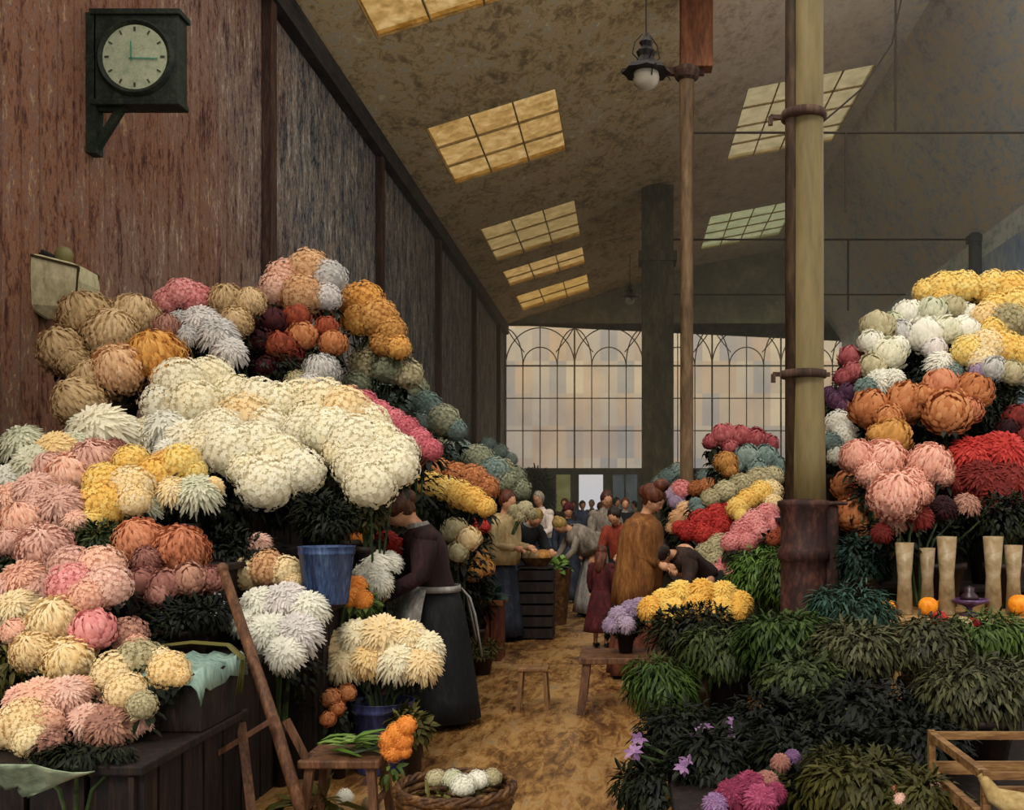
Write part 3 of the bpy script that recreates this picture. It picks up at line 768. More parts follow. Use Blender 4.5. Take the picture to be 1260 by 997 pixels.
# ---- hanging gas lamps
def gaslamp(px, py, Y, r, label):
    c = P(px, py, Y); t = thing('hanging_gas_lamp', label, 'lamp', c, 0, 'gas lamps hanging from the roof')
    iron = plain('black_iron', S(26,20,18), .5, .3)
    gl, nt, out = newmat('lamp_globe_glass') if 'lamp_globe_glass' not in MATS else (MATS['lamp_globe_glass'], None, None)
    if nt:
        g = nt.nodes.new('ShaderNodeBsdfPrincipled'); g.inputs['Base Color'].default_value = S(225,218,195); g.inputs['Roughness'].default_value = .15
        g.inputs['Transmission Weight'].default_value = .35; nt.links.new(g.outputs[0], out.inputs[0]); MATS['lamp_globe_glass'] = gl
    mb = MB(); mb.ball((0, 0, -r*.2), (r, r, r*.95), 20, 12); mb.obj('globe', gl, t, True)
    mb = MB(); mb.lathe([(r*1.75, r*.12), (r*1.5, r*.45), (r*.8, r*.85), (r*.55, r*1.3), (r*.7, r*1.7), (r*.35, r*2.1), (r*.5, r*2.4), (r*.15, r*2.8), (r*.05, r*3.2)], 16, wob=lambda a, z: 1+.07*math.cos(8*a)); 
    mb.obj('shade', iron, t)
    mb = MB()
    for k in range(4):
        a = k*math.pi/2+.4; d = Vector((math.cos(a), math.sin(a), 0))
        mb.tube([d*r*1.0+Vector((0, 0, -r*.4)), d*r*1.15+Vector((0, 0, r*.3)), d*r*1.9+Vector((0, 0, r*.1)), d*r*2.0+Vector((0, 0, -r*.1))], r*.05, 5)
        mb.tube([d*r*.3+Vector((0, 0, r*3)), d*r*.9+Vector((0, 0, r*2.3)), d*r*1.1+Vector((0, 0, r*1.4)), d*r*.6+Vector((0, 0, r*1))], r*.05, 5)
    mb.obj('scrollwork', iron, t)
    mb = MB(); mb.tube([(0, 0, r*2.9), (0, 0, wz(c.x)-c.z)], .014, 6); mb.obj('chain', iron, t)
gaslamp(795, 92, 16, .21, 'black ornate gas lamp with a clear globe high above the aisle')
gaslamp(775, 368, 40, .2, 'small distant gas lamp globe just above the end window')

# ---- dusty haze hanging under the far roof
hm_, nt, out = newmat('dusty_haze'); vs_ = nt.nodes.new('ShaderNodeVolumeScatter'); vs_.inputs['Color'].default_value = (.95, .9, .8, 1)
vs_.inputs['Density'].default_value = HAZE; vs_.inputs['Anisotropy'].default_value = .3; nt.links.new(vs_.outputs[0], out.inputs['Volume'])
if HAZE:
    mb = MB(); mb.box((WX+.02, 19.6, .02), (RX-.02, YB-.1, 13.2)); o = mb.obj('haze', hm_); tag(o, 'faint warm dusty haze filling the far end of the hall', 'haze', None, 'stuff')
# ---- world, sun, camera
w = bpy.data.worlds.new('daylight'); sc.world = w; w.use_nodes = True
nt = w.node_tree; nt.nodes.clear(); wo = nt.nodes.new('ShaderNodeOutputWorld'); bg_ = nt.nodes.new('ShaderNodeBackground')
tc = nt.nodes.new('ShaderNodeTexCoord'); sep = nt.nodes.new('ShaderNodeSeparateXYZ'); nt.links.new(tc.outputs['Generated'], sep.inputs[0])
r = ramp(nt, None, [(0, (.62, .62, .60, 1)), (.5, (.56, .55, .55, 1)), (.53, (.66, .61, .56, 1)), (.565, (.86, .76, .60, 1)), (.6, (1.0, .9, .74, 1)), (.75, (1.0, .94, .84, 1)), (1, (1.0, .95, .88, 1))])
nt.links.new(mth(nt, 'MULTIPLY_ADD', sep.outputs[2], .5, .5), r.inputs[0])
nt.links.new(r.outputs[0], bg_.inputs[0]); bg_.inputs[1].default_value = WORLD
nt.links.new(bg_.outputs[0], wo.inputs[0])
sl = bpy.data.lights.new('daylight_sun', 'SUN'); sl.energy = SUN; sl.angle = R(18); sl.color = (1, .93, .8)
so = bpy.data.objects.new('daylight_sun', sl); COL.objects.link(so)
so.rotation_euler = (Vector((0, 0, 0))-Vector((-.3, -.95, .95))).to_track_quat('-Z', 'Y').to_euler()
cam = bpy.data.cameras.new('camera'); co = bpy.data.objects.new('camera', cam); COL.objects.link(co)
co.location = (0, 0, EYE); co.rotation_euler = (R(90), 0, 0)
cam.sensor_fit = 'HORIZONTAL'; cam.sensor_width = 36; cam.lens = 36*F/1260
cam.shift_x = -(VX-630)/1260; cam.shift_y = (VY-498.5)/1260; cam.clip_end = 200; cam.clip_start = .05
sc.camera = co
sc.view_settings.view_transform = 'Standard'; sc.view_settings.look = 'None'; sc.view_settings.gamma = 1
sc.view_settings.use_curve_mapping = False; sc.view_settings.exposure = EXPO
# ================================================================= STALLS
def staging(name, label, boxes, mat, front=None):
    x0 = min(b[0] for b in boxes); y0 = min(b[2] for b in boxes)
    t = thing(name, label, 'flower stand', (x0, y0, 0))
    for b in boxes:
        a0, a1, b0, b1, z = b; SUP.append(b)
        mb = MB(); mb.box((a0-x0, b0-y0, z-.04), (a1-x0, b1-y0, z)); bevel(mb.obj('shelf_board', mat, t), .008)
        mb = MB(); e = .04
        n = max(2, int((a1-a0)/.22))
        for k in range(n):      # vertical slats across the near end
            xa = a0+(a1-a0)*k/n; mb.box((xa-x0+.012, b0-y0+e, 0), (xa-x0+(a1-a0)/n-.012, b0-y0+e+.02, z-.045))
        n = max(2, int((b1-b0)/.22)); n = min(n, 60)
        for k in range(n):      # and along the aisle side
            ya = b0+(b1-b0)*k/n
            for xs in ((a1-e-.02, a1-e) if a0 < -1 else (a0+e, a0+e+.02),):
                mb.box((xs[0]-x0, ya-y0+.012, 0), (xs[1]-x0, ya-y0+(b1-b0)/n-.012, z-.045))
        mb.obj('slatted_panel', mat, t)
    return t
staging('stepped_flower_stand', 'long dark stepped stand carrying the flowers along the left wall',
        [(-2.3, -1.74, 5.9, 8.3, 1.0), (-2.9, -2.3, 5.9, 30, 1.25), (-3.6, -2.9, 6.2, 30, 1.65), (-4.4, -3.62, 6.2, 7.36, 1.5), (-5.35, -3.6, 7.4, 30, 2.05), (-2.3, -1.72, 8.4, 30, .85)], wood_dark)
staging('low_stall_table', 'low dark slatted table under the peach and cream flowers, nearest on the left',
        [(-3.7, -1.84, 3.9, 5.0, .6), (-3.7, -2.0, 3.2, 3.88, .32), (-4.2, -1.95, 5.02, 5.85, .78)], wood_dark)
staging('far_right_stand', 'stepped stand along the right of the aisle beyond the iron column',
        [(.62, 1.1, 10.4, 30, .6), (1.1, 1.6, 10.4, 30, 1.0), (1.6, 2.2, 10.4, 30, 1.45), (2.2, 3.2, 10.4, 30, 1.95)], wood_dark)
staging('high_flower_stand', 'high stepped stand behind the tan table, under the orange, red and yellow flowers',
        [(1.62, 4.6, 7.35, 8.0, 1.0), (1.62, 4.6, 8.02, 8.7, 1.5), (1.62, 4.6, 8.72, 9.4, 2.0), (1.62, 4.6, 9.42, 10.2, 2.5)], wood_dark)
# tan table with the glass vases
tt = thing('tan_table', 'tan wooden table holding the glass vases, to the right of the iron column', 'table', (1.62, 6.35, 0))
mb = MB(); mb.box((0, 0, .84), (3.0, .98, .89)); bevel(mb.obj('tabletop', wood_tan, tt), .01)
for x, y in ((.06, .05), (2.9, .05), (.06, .9), (2.9, .9)):
    mb = MB(); mb.box((x-.035, y-.035, 0), (x+.035, y+.035, .84)); mb.obj('leg', wood_tan, tt)
SUP.append((1.62, 4.62, 6.35, 7.33, .89))
staging('low_greenery_table', 'low dark table under the greenery in the near right corner', [(.2, 3.2, 4.0, 6.2, .34), (.45, 3.0, 3.1, 3.98, .2)], wood_dark)
# bench in the aisle
def bench(name, label, x0, x1, y0, y1, z, mat, top=.05, lw=.06, ins=.06, cat='bench'):
    t = thing(name, label, cat, ((x0+x1)/2, (y0+y1)/2, 0)); hx, hy = (x1-x0)/2, (y1-y0)/2
    mb = MB(); k = max(1, int(hy*2/.16))
    for i in range(k): mb.box((-hx, -hy+2*hy*i/k+.004, z-top), (hx, -hy+2*hy*(i+1)/k-.004, z))
    bevel(mb.obj('top_board', mat, t), .008)
    for sx in (-1, 1):
        for sy in (-1, 1):
            mb = MB(); mb.beam((sx*(hx-ins), sy*(hy-ins), z-top), (sx*(hx-ins*.3), sy*(hy-ins*.4), 0), lw, lw); mb.obj('leg', mat, t)
        mb = MB(); mb.beam((sx*(hx-ins*.8), -hy+ins, z*.4), (sx*(hx-ins*.8), hy-ins, z*.4), lw*.6, lw*.6); mb.obj('stretcher', mat, t)
    return t
bench('low_bench', 'low dark bench in the aisle under the lavender and bright yellow flowers', -.36, .85, 7.75, 8.3, .43, wood_brown)
SUP.append((-.36, .85, 7.75, 8.3, .43))
bench('small_stool', 'small worn stool standing alone in the middle of the aisle', -.84, -.6, 7.9, 8.1, .33, daub('ochre_brown_wood', [S(70,46,26), S(112,80,48), S(145,108,68)], (5, 5, .8), 4, .6), .03, .03, .03, 'stool')
bench('trestle_bench', 'small rough bench with leaves and orange flowers on it, bottom left', -1.56, -1.17, 4.85, 5.2, .38, wood_brown, .04, .04, .05)
SUP.append((-1.56, -1.17, 4.85, 5.2, .38))
# leaning pole and broken trestle boards
mb = MB()
a = P(383, 1040, 4.65); b = P(274, 700, 5.15)
mb.tube([a, a.lerp(b, .4)+Vector((.01, 0, 0)), b], [.028, .03, .024], 8); mb.ball(b, .032, 8, 6)
tag(mb.obj('wooden_pole', wood_brown, None, True), 'long brown wooden pole leaning against the left stall', 'pole')
tr = thing('broken_trestle', 'dark brown crossed trestle boards lying beside the leaning pole', 'trestle', P(300, 990, 4.9).xy.to_3d())
o_ = tr.location
for nm, p, q, w in (('cross_board', (232, 950, 4.75), (338, 884, 4.75), .05), ('leg', (352, 886, 4.9), (384, 948, 4.9), .045), ('leg', (296, 890, 5.0), (310, 1010, 4.8), .045), ('leg', (245, 868, 4.9), (250, 1020, 4.85), .05)):
    mb = MB(); mb.beam(P(*p)-o_, P(*q)-o_, w, .025); mb.obj(nm, wood_brown, tr)
# covered box on the near left table
bx = P(232, 800, 4.7)
cb = thing('covered_crate', 'grey-green cloth covered crate edged with long green leaves, beside the peach flowers', 'crate', (bx.x, bx.y, .6))
mb = MB(); mb.box((-.24, -.24, 0), (.16, .24, .26)); bevel(mb.obj('box', wood_dark, cb), .01)
mb = MB(); nx, ny = 14, 10; vs = []
for j in range(ny+1):
    for i in range(nx+1):
        x = -.27+.46*i/nx; y = -.28+.56*j/ny; z = .275+.012*math.sin(i*1.9+j)+.008*math.sin(j*2.3)
        if i == nx: x -= .02; z -= .09
        if j == 0: y += .01; z -= .07+.02*math.sin(i*2)
        if i == 0: z -= .06
        vs.append((x, y, z))
mb.add(vs, [(j*(nx+1)+i, j*(nx+1)+i+1, (j+1)*(nx+1)+i+1, (j+1)*(nx+1)+i) for j in range(ny) for i in range(nx)])
o = mb.obj('cloth', daub('pale_teal_cloth', [S(75,98,92), S(125,152,142), S(160,182,168)], (1, 4, 1), 4, .8), cb, True)
m = o.modifiers.new('t', 'SOLIDIFY'); m.thickness = .01
mb = MB(); rr_ = random.Random(4)
for k in range(20):
    q = rr_.uniform(0, .05); pts = [(-.26, .26-q, .29+q*.4), (-.08, .27-q, .31+q*.4), (.1, .25-q, .305+q*.3), (.2-q*.4, .16, .26), (.235-q*.3, .04-q, .12)]
    pts = [Vector(p) for p in pts]
    vs = []
    for i, p in enumerate(pts):
        w = (.006, .012, .014, .012, .004)[i]; vs += [p+Vector((0, -w, 0)), p+Vector((0, w, .012))]
    mb.add(vs, [(2*i, 2*i+1, 2*i+3, 2*i+2) for i in range(4)], rr_.random())
mb.obj('leaf_wrap', PM('leafolive'), cb)

# small crate behind the dark blue bucket
sc_t = thing('flower_crate', 'small dark crate under the marigolds beside the blue bucket', 'crate', (-1.72, 6.34, 0))
mb = MB()
for k in range(5): mb.box((0, 0, .02+.14*k), (.2, .02, .14+.14*k)); mb.box((.18, 0, .02+.14*k), (.2, .24, .14+.14*k))
mb.box((0, 0, .7), (.2, .24, .72)); mb.box((0, .22, 0), (.2, .24, .7)); mb.box((0, 0, 0), (.02, .24, .7)); mb.obj('slats', wood_dark, sc_t)
SUP.append((-1.72, -1.52, 6.34, 6.58, .72))
# buckets
def bucket(name, label, x, y, z, r0, r1, h, mat, handle=True, ribs=False):
    t = thing(name, label, 'bucket', (x, y, z))
    wob = (lambda a, zz: 1+.018*math.cos(14*a)) if ribs else None
    mb = MB(); mb.lathe([(r0, 0), (r0*1.02, .01), (r1*.97, h*.86), (r1*1.02, h*.87), (r1, h*.9), (r1, h*.985), (r1*1.04, h), (r1*1.0, h), (r1*.96, h*.9), (r0*.95, .03), (0, .03)], 40, wob=wob)
    mb.obj('body', mat, t, True)
    mb = MB(); pts = [(r1*1.03*math.cos(a), r1*.25*math.sin(a)-r1*.95*math.sin(a)*.6, h*.93-abs(math.sin(a))*h*.25) for a in [math.pi*i/12 for i in range(13)]]
    if handle: mb.tube(pts, .006, 6); mb.obj('handle', plain('black_iron', S(26,20,18), .5, .3), t)
    return t
blue = daub('streaked_blue_enamel', [S(16,20,38), S(38,50,84), S(66,88,128), S(110,132,160)], (5, 5, .8), 3.5, .45, .2, .3)
bluedk = daub('dark_blue_enamel', [S(22,20,34), S(44,46,82), S(70,80,130)], (5, 5, .8), 3.5, .45, .2, .3)
pb = P(402, 738, 6.15); bucket('blue_bucket', 'tall streaked blue bucket under the white chrysanthemums', pb.x, 6.15, 1.0, .125, .165, .345, blue, True, True)
pb = P(470, 800, 6.15); bucket('dark_blue_bucket', 'dark blue bucket on the floor holding the shaggy cream flowers', pb.x, 6.15, 0, .15, .19, .42, bluedk, False)

# glass vases on the tan table
vg = glass('cloudy_vase_glass', S(150,128,92), S(190,165,125), S(220,205,175), 9, .5, None)
for px, dy, r, h, d in ((1113, .2, .052, .46, 'first tall glass vase to the right of the iron column'), (1141, .35, .045, .42, 'slim glass vase behind the orange fruit'), (1165, .18, .055, .5, 'tall glass vase just left of the purple dish'), (1222, .2, .055, .5, 'tall glass vase just right of the purple dish'), (1247, .3, .05, .44, 'glass vase at the right edge of the picture')):
    y = 6.35+dy; x = (px-VX)*y/F
    mb = MB(); mb.lathe([(r*.9, 0), (r, .01), (r*.82, h*.5), (r*1.15, h), (r*1.05, h), (r*.72, h*.5), (r*.85, .03), (0, .03)], 24, c=(0, 0, 0))
    tag(mb.obj('glass_vase', vg, None, True, (x, y, .891)), d, 'vase', 'glass vases on the tan table')
# oranges and dish
org = daub('orange_peel', [S(215,110,10), S(242,150,30), S(255,180,70)], (1, 1, 1), 9, .5)
for px, py, y, r, d in ((1142, 728, 6.5, .062, 'largest orange lying between the glass vases'), (1160, 724, 6.6, .05, 'orange half hidden behind the largest one'), (1093, 727, 6.55, .05, 'orange just right of the iron column foot'), (1254, 735, 6.5, .07, 'orange cut off by the right edge of the picture')):
    c = P(px, py, y); mb = MB(); mb.ball((0, 0, r*.97), (r, r, r*.96), 20, 14, wob=lambda q: 1-.05*max(0, q.z)**8)
    f = mb.obj('orange', org, None, True, (c.x, y, .891)); tag(f, d, 'fruit', 'oranges on the tan table')
    mb = MB(); mb.lathe([(.008, 0), (.006, .008), (0, .01)], 8, c=(0, 0, r*1.86)); mb.obj('stalk', stem_mat, f)
c = P(1196, 722, 6.45)
dish = thing('purple_dish', 'shallow purple footed dish on the tan table', 'dish', (c.x, 6.5, .891))
mb = MB(); mb.lathe([(.06, 0), (.055, .012), (.02, .025), (.02, .05), (.05, .065), (.115, .085), (.125, .105), (.118, .105), (.05, .078), (0, .075)], 28); mb.obj('bowl', daub('purple_glaze', [S(50,26,48), S(86,54,92), S(130,105,150)], (1, 1, 1), 8, .3, .1), dish, True)
mb = MB(); mb.lathe([(.06, .1), (.055, .125), (.03, .15), (.035, .175), (0, .19)], 20); mb.obj('lid', plain('dark_plum_glaze', S(44,24,36), .35), dish, True)

# wooden crate, near right corner
cr = thing('wooden_crate', 'pale slatted wooden crate lying in the near right corner', 'crate', (1.22, 3.5, .2))
wc = daub('pale_crate_wood', [S(72,46,24), S(118,84,48), S(165,132,88)], (.7, 4, 4), 4, .6)
def cz(py, y): return EYE-(py-VY)*y/F-.2
mb = MB(); zt = cz(942, 3.6)
for z, h, y in ((zt, .025, .0), (zt-.05, .03, .0), (zt, .03, .62), (zt-.2, .05, .0), (zt-.12, .05, .62)):
    mb.box((0, y, z-h), (.85, y+.02, z))
for k in range(6): mb.box((0, .02+.1*k, .0), (.85, .1+.1*k, .02))
mb.obj('slats', wc, cr)
mb = MB(); mb.box((0, .02, zt-.03), (.03, .62, zt)); mb.box((0, .02, zt-.2), (.03, .62, zt-.15)); mb.obj('end_rail', wc, cr)
for x, y in ((.0, .0), (.0, .62), (.82, .0), (.82, .62)):
    mb = MB(); mb.box((x+.002, y+.002, 0), (x+.028, y+.03, zt+.005)); mb.obj('corner_post', wc, cr)
mb = MB(); rl = random.Random(3)
mb.tube([(.0, .02, zt-.01), (.03, -.02, zt-.07), (.12, -.05, zt-.11), (.3, -.06, zt-.12), (.55, -.06, zt-.115), (.75, -.05, zt-.12)], [.014, .03, .055, .05, .054, .04], 12)
mb.obj('sacking', daub('cream_sacking', [S(110,86,48), S(158,134,86), S(196,176,128)], (1, 1, 1), 6, .8), cr, True)

# wicker basket at the bottom edge
Yb = 4.75; bc = P(560, 968, Yb)
wk = daub('dark_wicker', [S(30,18,10), S(80,52,28), S(135,98,58)], (1, 1, 1), 14, .6)
ba = thing('wicker_basket', 'round dark wicker basket with white and yellow flowers, at the bottom edge', 'basket', (bc.x, Yb, 0))
rb, hb = .265, EYE-(968-VY)*Yb/F
mb = MB()
for k in range(9):
    z = .02+(hb-.03)*k/8; r_ = rb*(.78+.22*k/8)
    mb.tube([(r_*(1+.02*math.cos(13*a+k*math.pi))*math.cos(a), r_*(1+.02*math.cos(13*a+k*math.pi))*math.sin(a), z) for a in [2*math.pi*i/52 for i in range(53)]], .02, 6)
mb.lathe([(rb*.76, .01), (rb*.76, .03), (0, .03)], 24)
mb.obj('woven_side', wk, ba, True)
mb = MB()
for ph in (0, 2.1, 4.2):
    mb.tube([((rb+.012*math.cos(9*a+ph))*math.cos(a), (rb+.012*math.cos(9*a+ph))*math.sin(a), hb+.012*math.sin(9*a+ph)) for a in [2*math.pi*i/90 for i in range(91)]], .011, 6)
mb.obj('rim', wk, ba, True)
mb = MB(); leaves(mb, (0, 0, hb-.08), (rb*.8, rb*.8, .07), 160, .07, BR, .2, .1); mb.obj('leaf_bed', PM('leafolive'), ba)
for i, (dx, dy, pal, r, d) in enumerate(((-.02, .05, 'whitegreen', .05, 'pale flower lying in the middle of the wicker basket'), (.1, .02, 'snow', .055, 'white flower lying to the right in the wicker basket'), (.05, -.08, 'snow', .06, 'nearest white flower in the wicker basket'), (-.1, .06, 'khaki', .05, 'olive-yellow flower at the left in the wicker basket'), (.16, .08, 'khaki', .045, 'olive-yellow flower against the right rim of the basket'))):
    o = put_bloom('cluster', i, pal, None, Vector((bc.x+dx, Yb+dy, hb+r*.4)), r, 'cut_flower', None, BR); tag(o, d, 'flower', 'cut flowers in the wicker basket')
# crate of vegetables by the aisle
c = P(593, 760, 10.6); kb = thing('vegetable_crate', 'red-brown crate heaped with green and red leaves beside the aisle on the left', 'crate', (c.x, 10.6, 0))
zt = EYE-(738-VY)*10.6/F; rbw = daub('red_brown_crate_wood', [S(45,18,14), S(88,40,28), S(130,78,52)], (4, 4, .8), 3, .6)
mb = MB()
for k in range(4):
    x = -.22+.44*k/4
    mb.box((x+.006, -.2, .04), (x+.104, -.18, zt)); mb.box((x+.006, .18, .04), (x+.104, .2, zt))
for k in range(4):
    y = -.18+.36*k/4
    mb.box((-.22, y+.006, .04), (-.2, y+.084, zt)); mb.box((.2, y+.006, .04), (.22, y+.084, zt))
mb.box((-.22, -.2, 0), (.22, .2, .04)); mb.obj('box', rbw, kb)
mb = MB()
for s_ in (-1, 1): mb.box((-.24, s_*.2-.02, zt-.04), (.24, s_*.2+.02, zt+.01))
mb.obj('edge_rail', daub('orange_brown_wood', [S(100,60,35), S(160,105,65)], (1, 4, 4), 4), kb)
mb = MB(); leaves(mb, (0, 0, zt+.02), (.2, .18, .09), 130, .12, BR, .2, .2, .8); mb.obj('leafy_heap', PM('leafteal'), kb)
mb = MB(); leaves(mb, (-.12, -.08, zt+.06), (.08, .08, .05), 24, .09, BR, .2, .2, .8); mb.obj('red_leaves', PM('red'), kb)
# ================================================================= FLOWERS, left side
GL_ = 'potted flowers on the left stand'
# --- high back row
B('mum', 'tan', 'potted_chrysanthemum', 'dull tan globe chrysanthemums highest on the left, just under the lantern', 'flowers', 8.3, '107,392,27 137,415,28 79,432,26 165,392,27 90,445,18', group=GL_)
B('mum', 'peachtan', 'potted_chrysanthemum', 'peach-tan globe chrysanthemums below the tan ones, left of the golden bloom', 'flowers', 7.9, '148,457,28 112,466,20 101,496,31 205,405,15', group=GL_, pals=['peachtan', 'tan', 'tan', 'mauvebrown'])
B('mum', 'gold', 'potted_chrysanthemum', 'golden yellow bloom between the tan globes and the white mass', 'flowers', 7.8, '191,442,31 203,466,15', group=GL_)
B('cluster', 'pink', 'potted_hydrangea', 'rose pink hydrangea at the top of the stand against the brown wall', 'flowers', 8.9, '208,372,16 224,362,18 240,369,19', group=GL_)
B('mop', 'greywhite', 'potted_chrysanthemum', 'mauve-white drooping chrysanthemums below the rose pink hydrangea', 'flowers', 8.3, '222,397,18 246,396,20 268,412,21 284,432,18 232,412,14', group=GL_, leaf='leafteal')
B('mum', 'tan', 'potted_chrysanthemum', 'small dull brown-tan blooms between the pink hydrangea and the dark dahlias', 'flowers', 8.9, '279,372,20 290,398,18 308,373,16', group=GL_)
B('cluster', 'blush', 'potted_hydrangea', 'ragged cream-pink hydrangea forming the highest peak of the left stand', 'flowers', 10.4, '350,340,19 380,333,23 405,342,18 342,357,19 373,364,22 402,366,16', group=GL_, pals=['blush', 'peachtan', 'greywhite'])
B('rose', 'maroon', 'potted_dahlia', 'near black maroon dahlias in the middle of the top row', 'flowers', 9.2, '335,400,19 318,425,20 345,428,18 300,446,14 325,452,14', group=GL_, pals=['maroon', 'maroon', 'redrust'])
B('rose', 'redrust', 'potted_dahlia', 'rust-red dahlias between the maroon and the gold flowers', 'flowers', 9.4, '366,392,15 373,416,17 358,440,14 402,404,13 410,424,15', group=GL_, pals=['redrust', 'orange', 'darkred'])
B('cluster', 'gold', 'potted_chrysanthemum', 'dull golden chrysanthemums sloping down at the right end of the top row', 'flowers', 11.0, '400,378,16 425,370,17 448,371,20 465,393,21 440,396,16 480,408,17 489,428,14 472,424,14', group=GL_, pals=['gold', 'ochre'])
B('cluster', 'sage', 'potted_hydrangea', 'grey-green hydrangeas just below the dull gold flowers', 'flowers', 11.0, '457,432,15 452,450,19 478,452,20 500,460,18 440,473,15', group=GL_, pals=['sage', 'khaki'])
B('cluster', 'bluesage', 'potted_hydrangea', 'blue-green hydrangeas running down behind the rose pink strip', 'flowers', 12.2, '475,478,19 505,482,19 495,500,17 525,502,18 545,518,18 560,530,13 520,520,14', group=GL_, pals=['bluesage', 'sage', 'bluesage'])
B('mum', 'greywhite', 'potted_chrysanthemum', 'two pale grey-beige blooms behind the large white mass', 'flowers', 8.6, '396,459,19 366,472,14 382,474,13', group=GL_, pals=['greywhite', 'khaki'])
B('cluster', 'hotpink', 'potted_aster', 'rose pink flower strip along the right shoulder of the white mass', 'flowers', 9.0, '430,487,12 447,496,14 465,507,14 483,517,14 500,529,14 516,542,14 530,554,12', group=GL_, ty=3)
B('cluster', 'rust', 'potted_aster', 'small orange-brown flowers tucked under the end of the rose pink strip', 'flowers', 8.6, '521,557,13 511,544,11 508,570,11', group=GL_)
# --- the white mass
B('cluster', 'white', 'potted_chrysanthemum', 'white chrysanthemums at the upper left of the white mass', 'flowers', 7.7, '222,474,27 258,466,26 205,500,25 240,500,29', group=GL_, pals=['white', 'ivory'])
B('cluster', 'ivory', 'potted_chrysanthemum', 'white chrysanthemums at the crest of the white mass below the dark dahlias', 'flowers', 7.7, '286,490,25 318,492,24 300,515,28 345,498,24 325,528,26', group=GL_, pals=['ivory', 'white', 'cream'])
B('cluster', 'white', 'potted_chrysanthemum', 'white chrysanthemums bulging over the dark leaves left of the blue bucket', 'flowers', 6.9, '268,532,27 250,556,24 285,556,28 318,550,27 345,562,25 369,580,25 328,595,29 302,578,20', group=GL_, pals=['white', 'ivory', 'white'])
B('mop', 'snow', 'potted_chrysanthemum', 'shaggy white chrysanthemums at the left end of the white mass', 'flowers', 7.1, '125,530,31 103,528,20 150,532,22', group=GL_, pals=['white', 'whitegreen'])
B('mop', 'white', 'potted_chrysanthemum', 'loose white chrysanthemums between the shaggy white and the yellow flowers', 'flowers', 7.1, '178,538,27 205,528,26 232,542,26 215,560,22 240,572,22', group=GL_, pals=['white', 'snow'])
B('cluster', 'ivory', 'potted_chrysanthemum', 'ivory chrysanthemums at the top right of the white mass', 'flowers', 7.8, '372,498,26 398,500,28 425,508,27 452,524,26 385,522,26', group=GL_, pals=['ivory', 'ivory', 'cream'])
B('cluster', 'ivory', 'potted_chrysanthemum', 'ivory chrysanthemums in the middle right of the white mass', 'flowers', 7.3, '405,532,28 436,542,27 465,545,26 490,558,22 418,556,18 374,532,24', group=GL_, pals=['ivory', 'white'])
B('cluster', 'white', 'potted_chrysanthemum', 'white chrysanthemums hanging lowest, above the head of the flower seller', 'flowers', 6.9, '440,574,26 486,576,24 456,597,26 466,566,20', group=GL_, nleaf=30)
B('mop', 'whitegreen', 'potted_chrysanthemum', 'pale yellow-white chrysanthemums at the far left edge above the pink ones', 'flowers', 6.6, '28,546,24 70,556,26 43,570,23 12,590,19 92,545,15', group=GL_, pals=['whitegreen', 'creamyel', 'whitegreen', 'snow'])
# --- yellow, pink and peach down the left
B('mum', 'mauvepink', 'potted_chrysanthemum', 'pale pink globe chrysanthemums just left of the yellow ones', 'flowers', 6.5, '117,570,25 142,555,14 89,587,27 63,580,20', group=GL_, pals=['mauvepink', 'dustyrose', 'blush'])
B('cluster', 'yellow', 'potted_chrysanthemum', 'bright yellow chrysanthemums in the middle of the left side', 'flowers', 6.2, '162,567,18 127,592,20 162,600,23 127,623,25 113,642,14 165,617,18 192,586,20', group=GL_, pals=['yellow', 'yellow', 'creamyel'])
B('cluster', 'yellow', 'potted_chrysanthemum', 'yellow chrysanthemums at the upper right of the bright yellow patch', 'flowers', 6.4, '222,568,19 205,572,18 238,580,14', group=GL_, pals=['yellow', 'gold', 'yellow'])
B('mop', 'whitegreen', 'potted_chrysanthemum', 'greenish white shaggy chrysanthemums under the yellow patch', 'flowers', 6.3, '243,606,25 213,605,20 180,622,17 262,598,12', group=GL_, pals=['whitegreen', 'creamyel'])
B('mop', 'mauvepink', 'potted_chrysanthemum', 'shaggy pink chrysanthemums at the left edge, left of the yellow patch', 'flowers', 6.0, '43,602,22 10,613,21 76,622,25 48,622,20 92,640,14', group=GL_, pals=['mauvepink', 'blush', 'mauvepink'])
B('mum', 'mauvepink', 'potted_chrysanthemum', 'two large mauve-pink globe chrysanthemums above the peach flowers', 'flowers', 5.6, '33,646,25 56,676,27 12,668,16', group=GL_, pals=['blush', 'mauvepink', 'mauvepink'], ty=2)
B('mum', 'rust', 'potted_chrysanthemum', 'pair of orange-brown globe chrysanthemums beneath the yellow patch', 'flowers', 5.7, '172,669,28 222,679,28 182,690,16', group=GL_, pals=['rust', 'rust', 'dustyrose'])
B('rose', 'dustyrose', 'potted_dahlia', 'drooping dusty rose dahlias under the orange-brown pair', 'flowers', 5.5, '178,720,20 204,722,20 233,714,20 260,714,16 195,735,14', group=GL_, pals=['dustyrose', 'dustyrose', 'mauvebrown'])
G5 = 'flowers on the low left table'
B('mop', 'blush', 'potted_chrysanthemum', 'peach-pink chrysanthemums at the left edge below the mauve-pink globes', 'flowers', 5.1, '28,716,26 8,722,16 50,724,18 20,748,24 3,748,16', group=G5, pals=['blush', 'mauvepink', 'mauvepink', 'cream'])
B('cluster', 'mauvepink', 'potted_chrysanthemum', 'mottled pink chrysanthemums left of the dusty rose dahlias', 'flowers', 5.0, '86,697,22 124,700,25 88,722,24 132,722,25 108,735,18', group=G5, pals=['mauvepink', 'blush', 'pink'])
B('mum', 'cream', 'potted_chrysanthemum', 'cream-yellow chrysanthemums on the low table left of the pink rose', 'flowers', 4.7, '68,768,27 42,803,22 86,814,27 20,780,18', group=G5, pals=['cream', 'cream', 'creamyel', 'blush'])
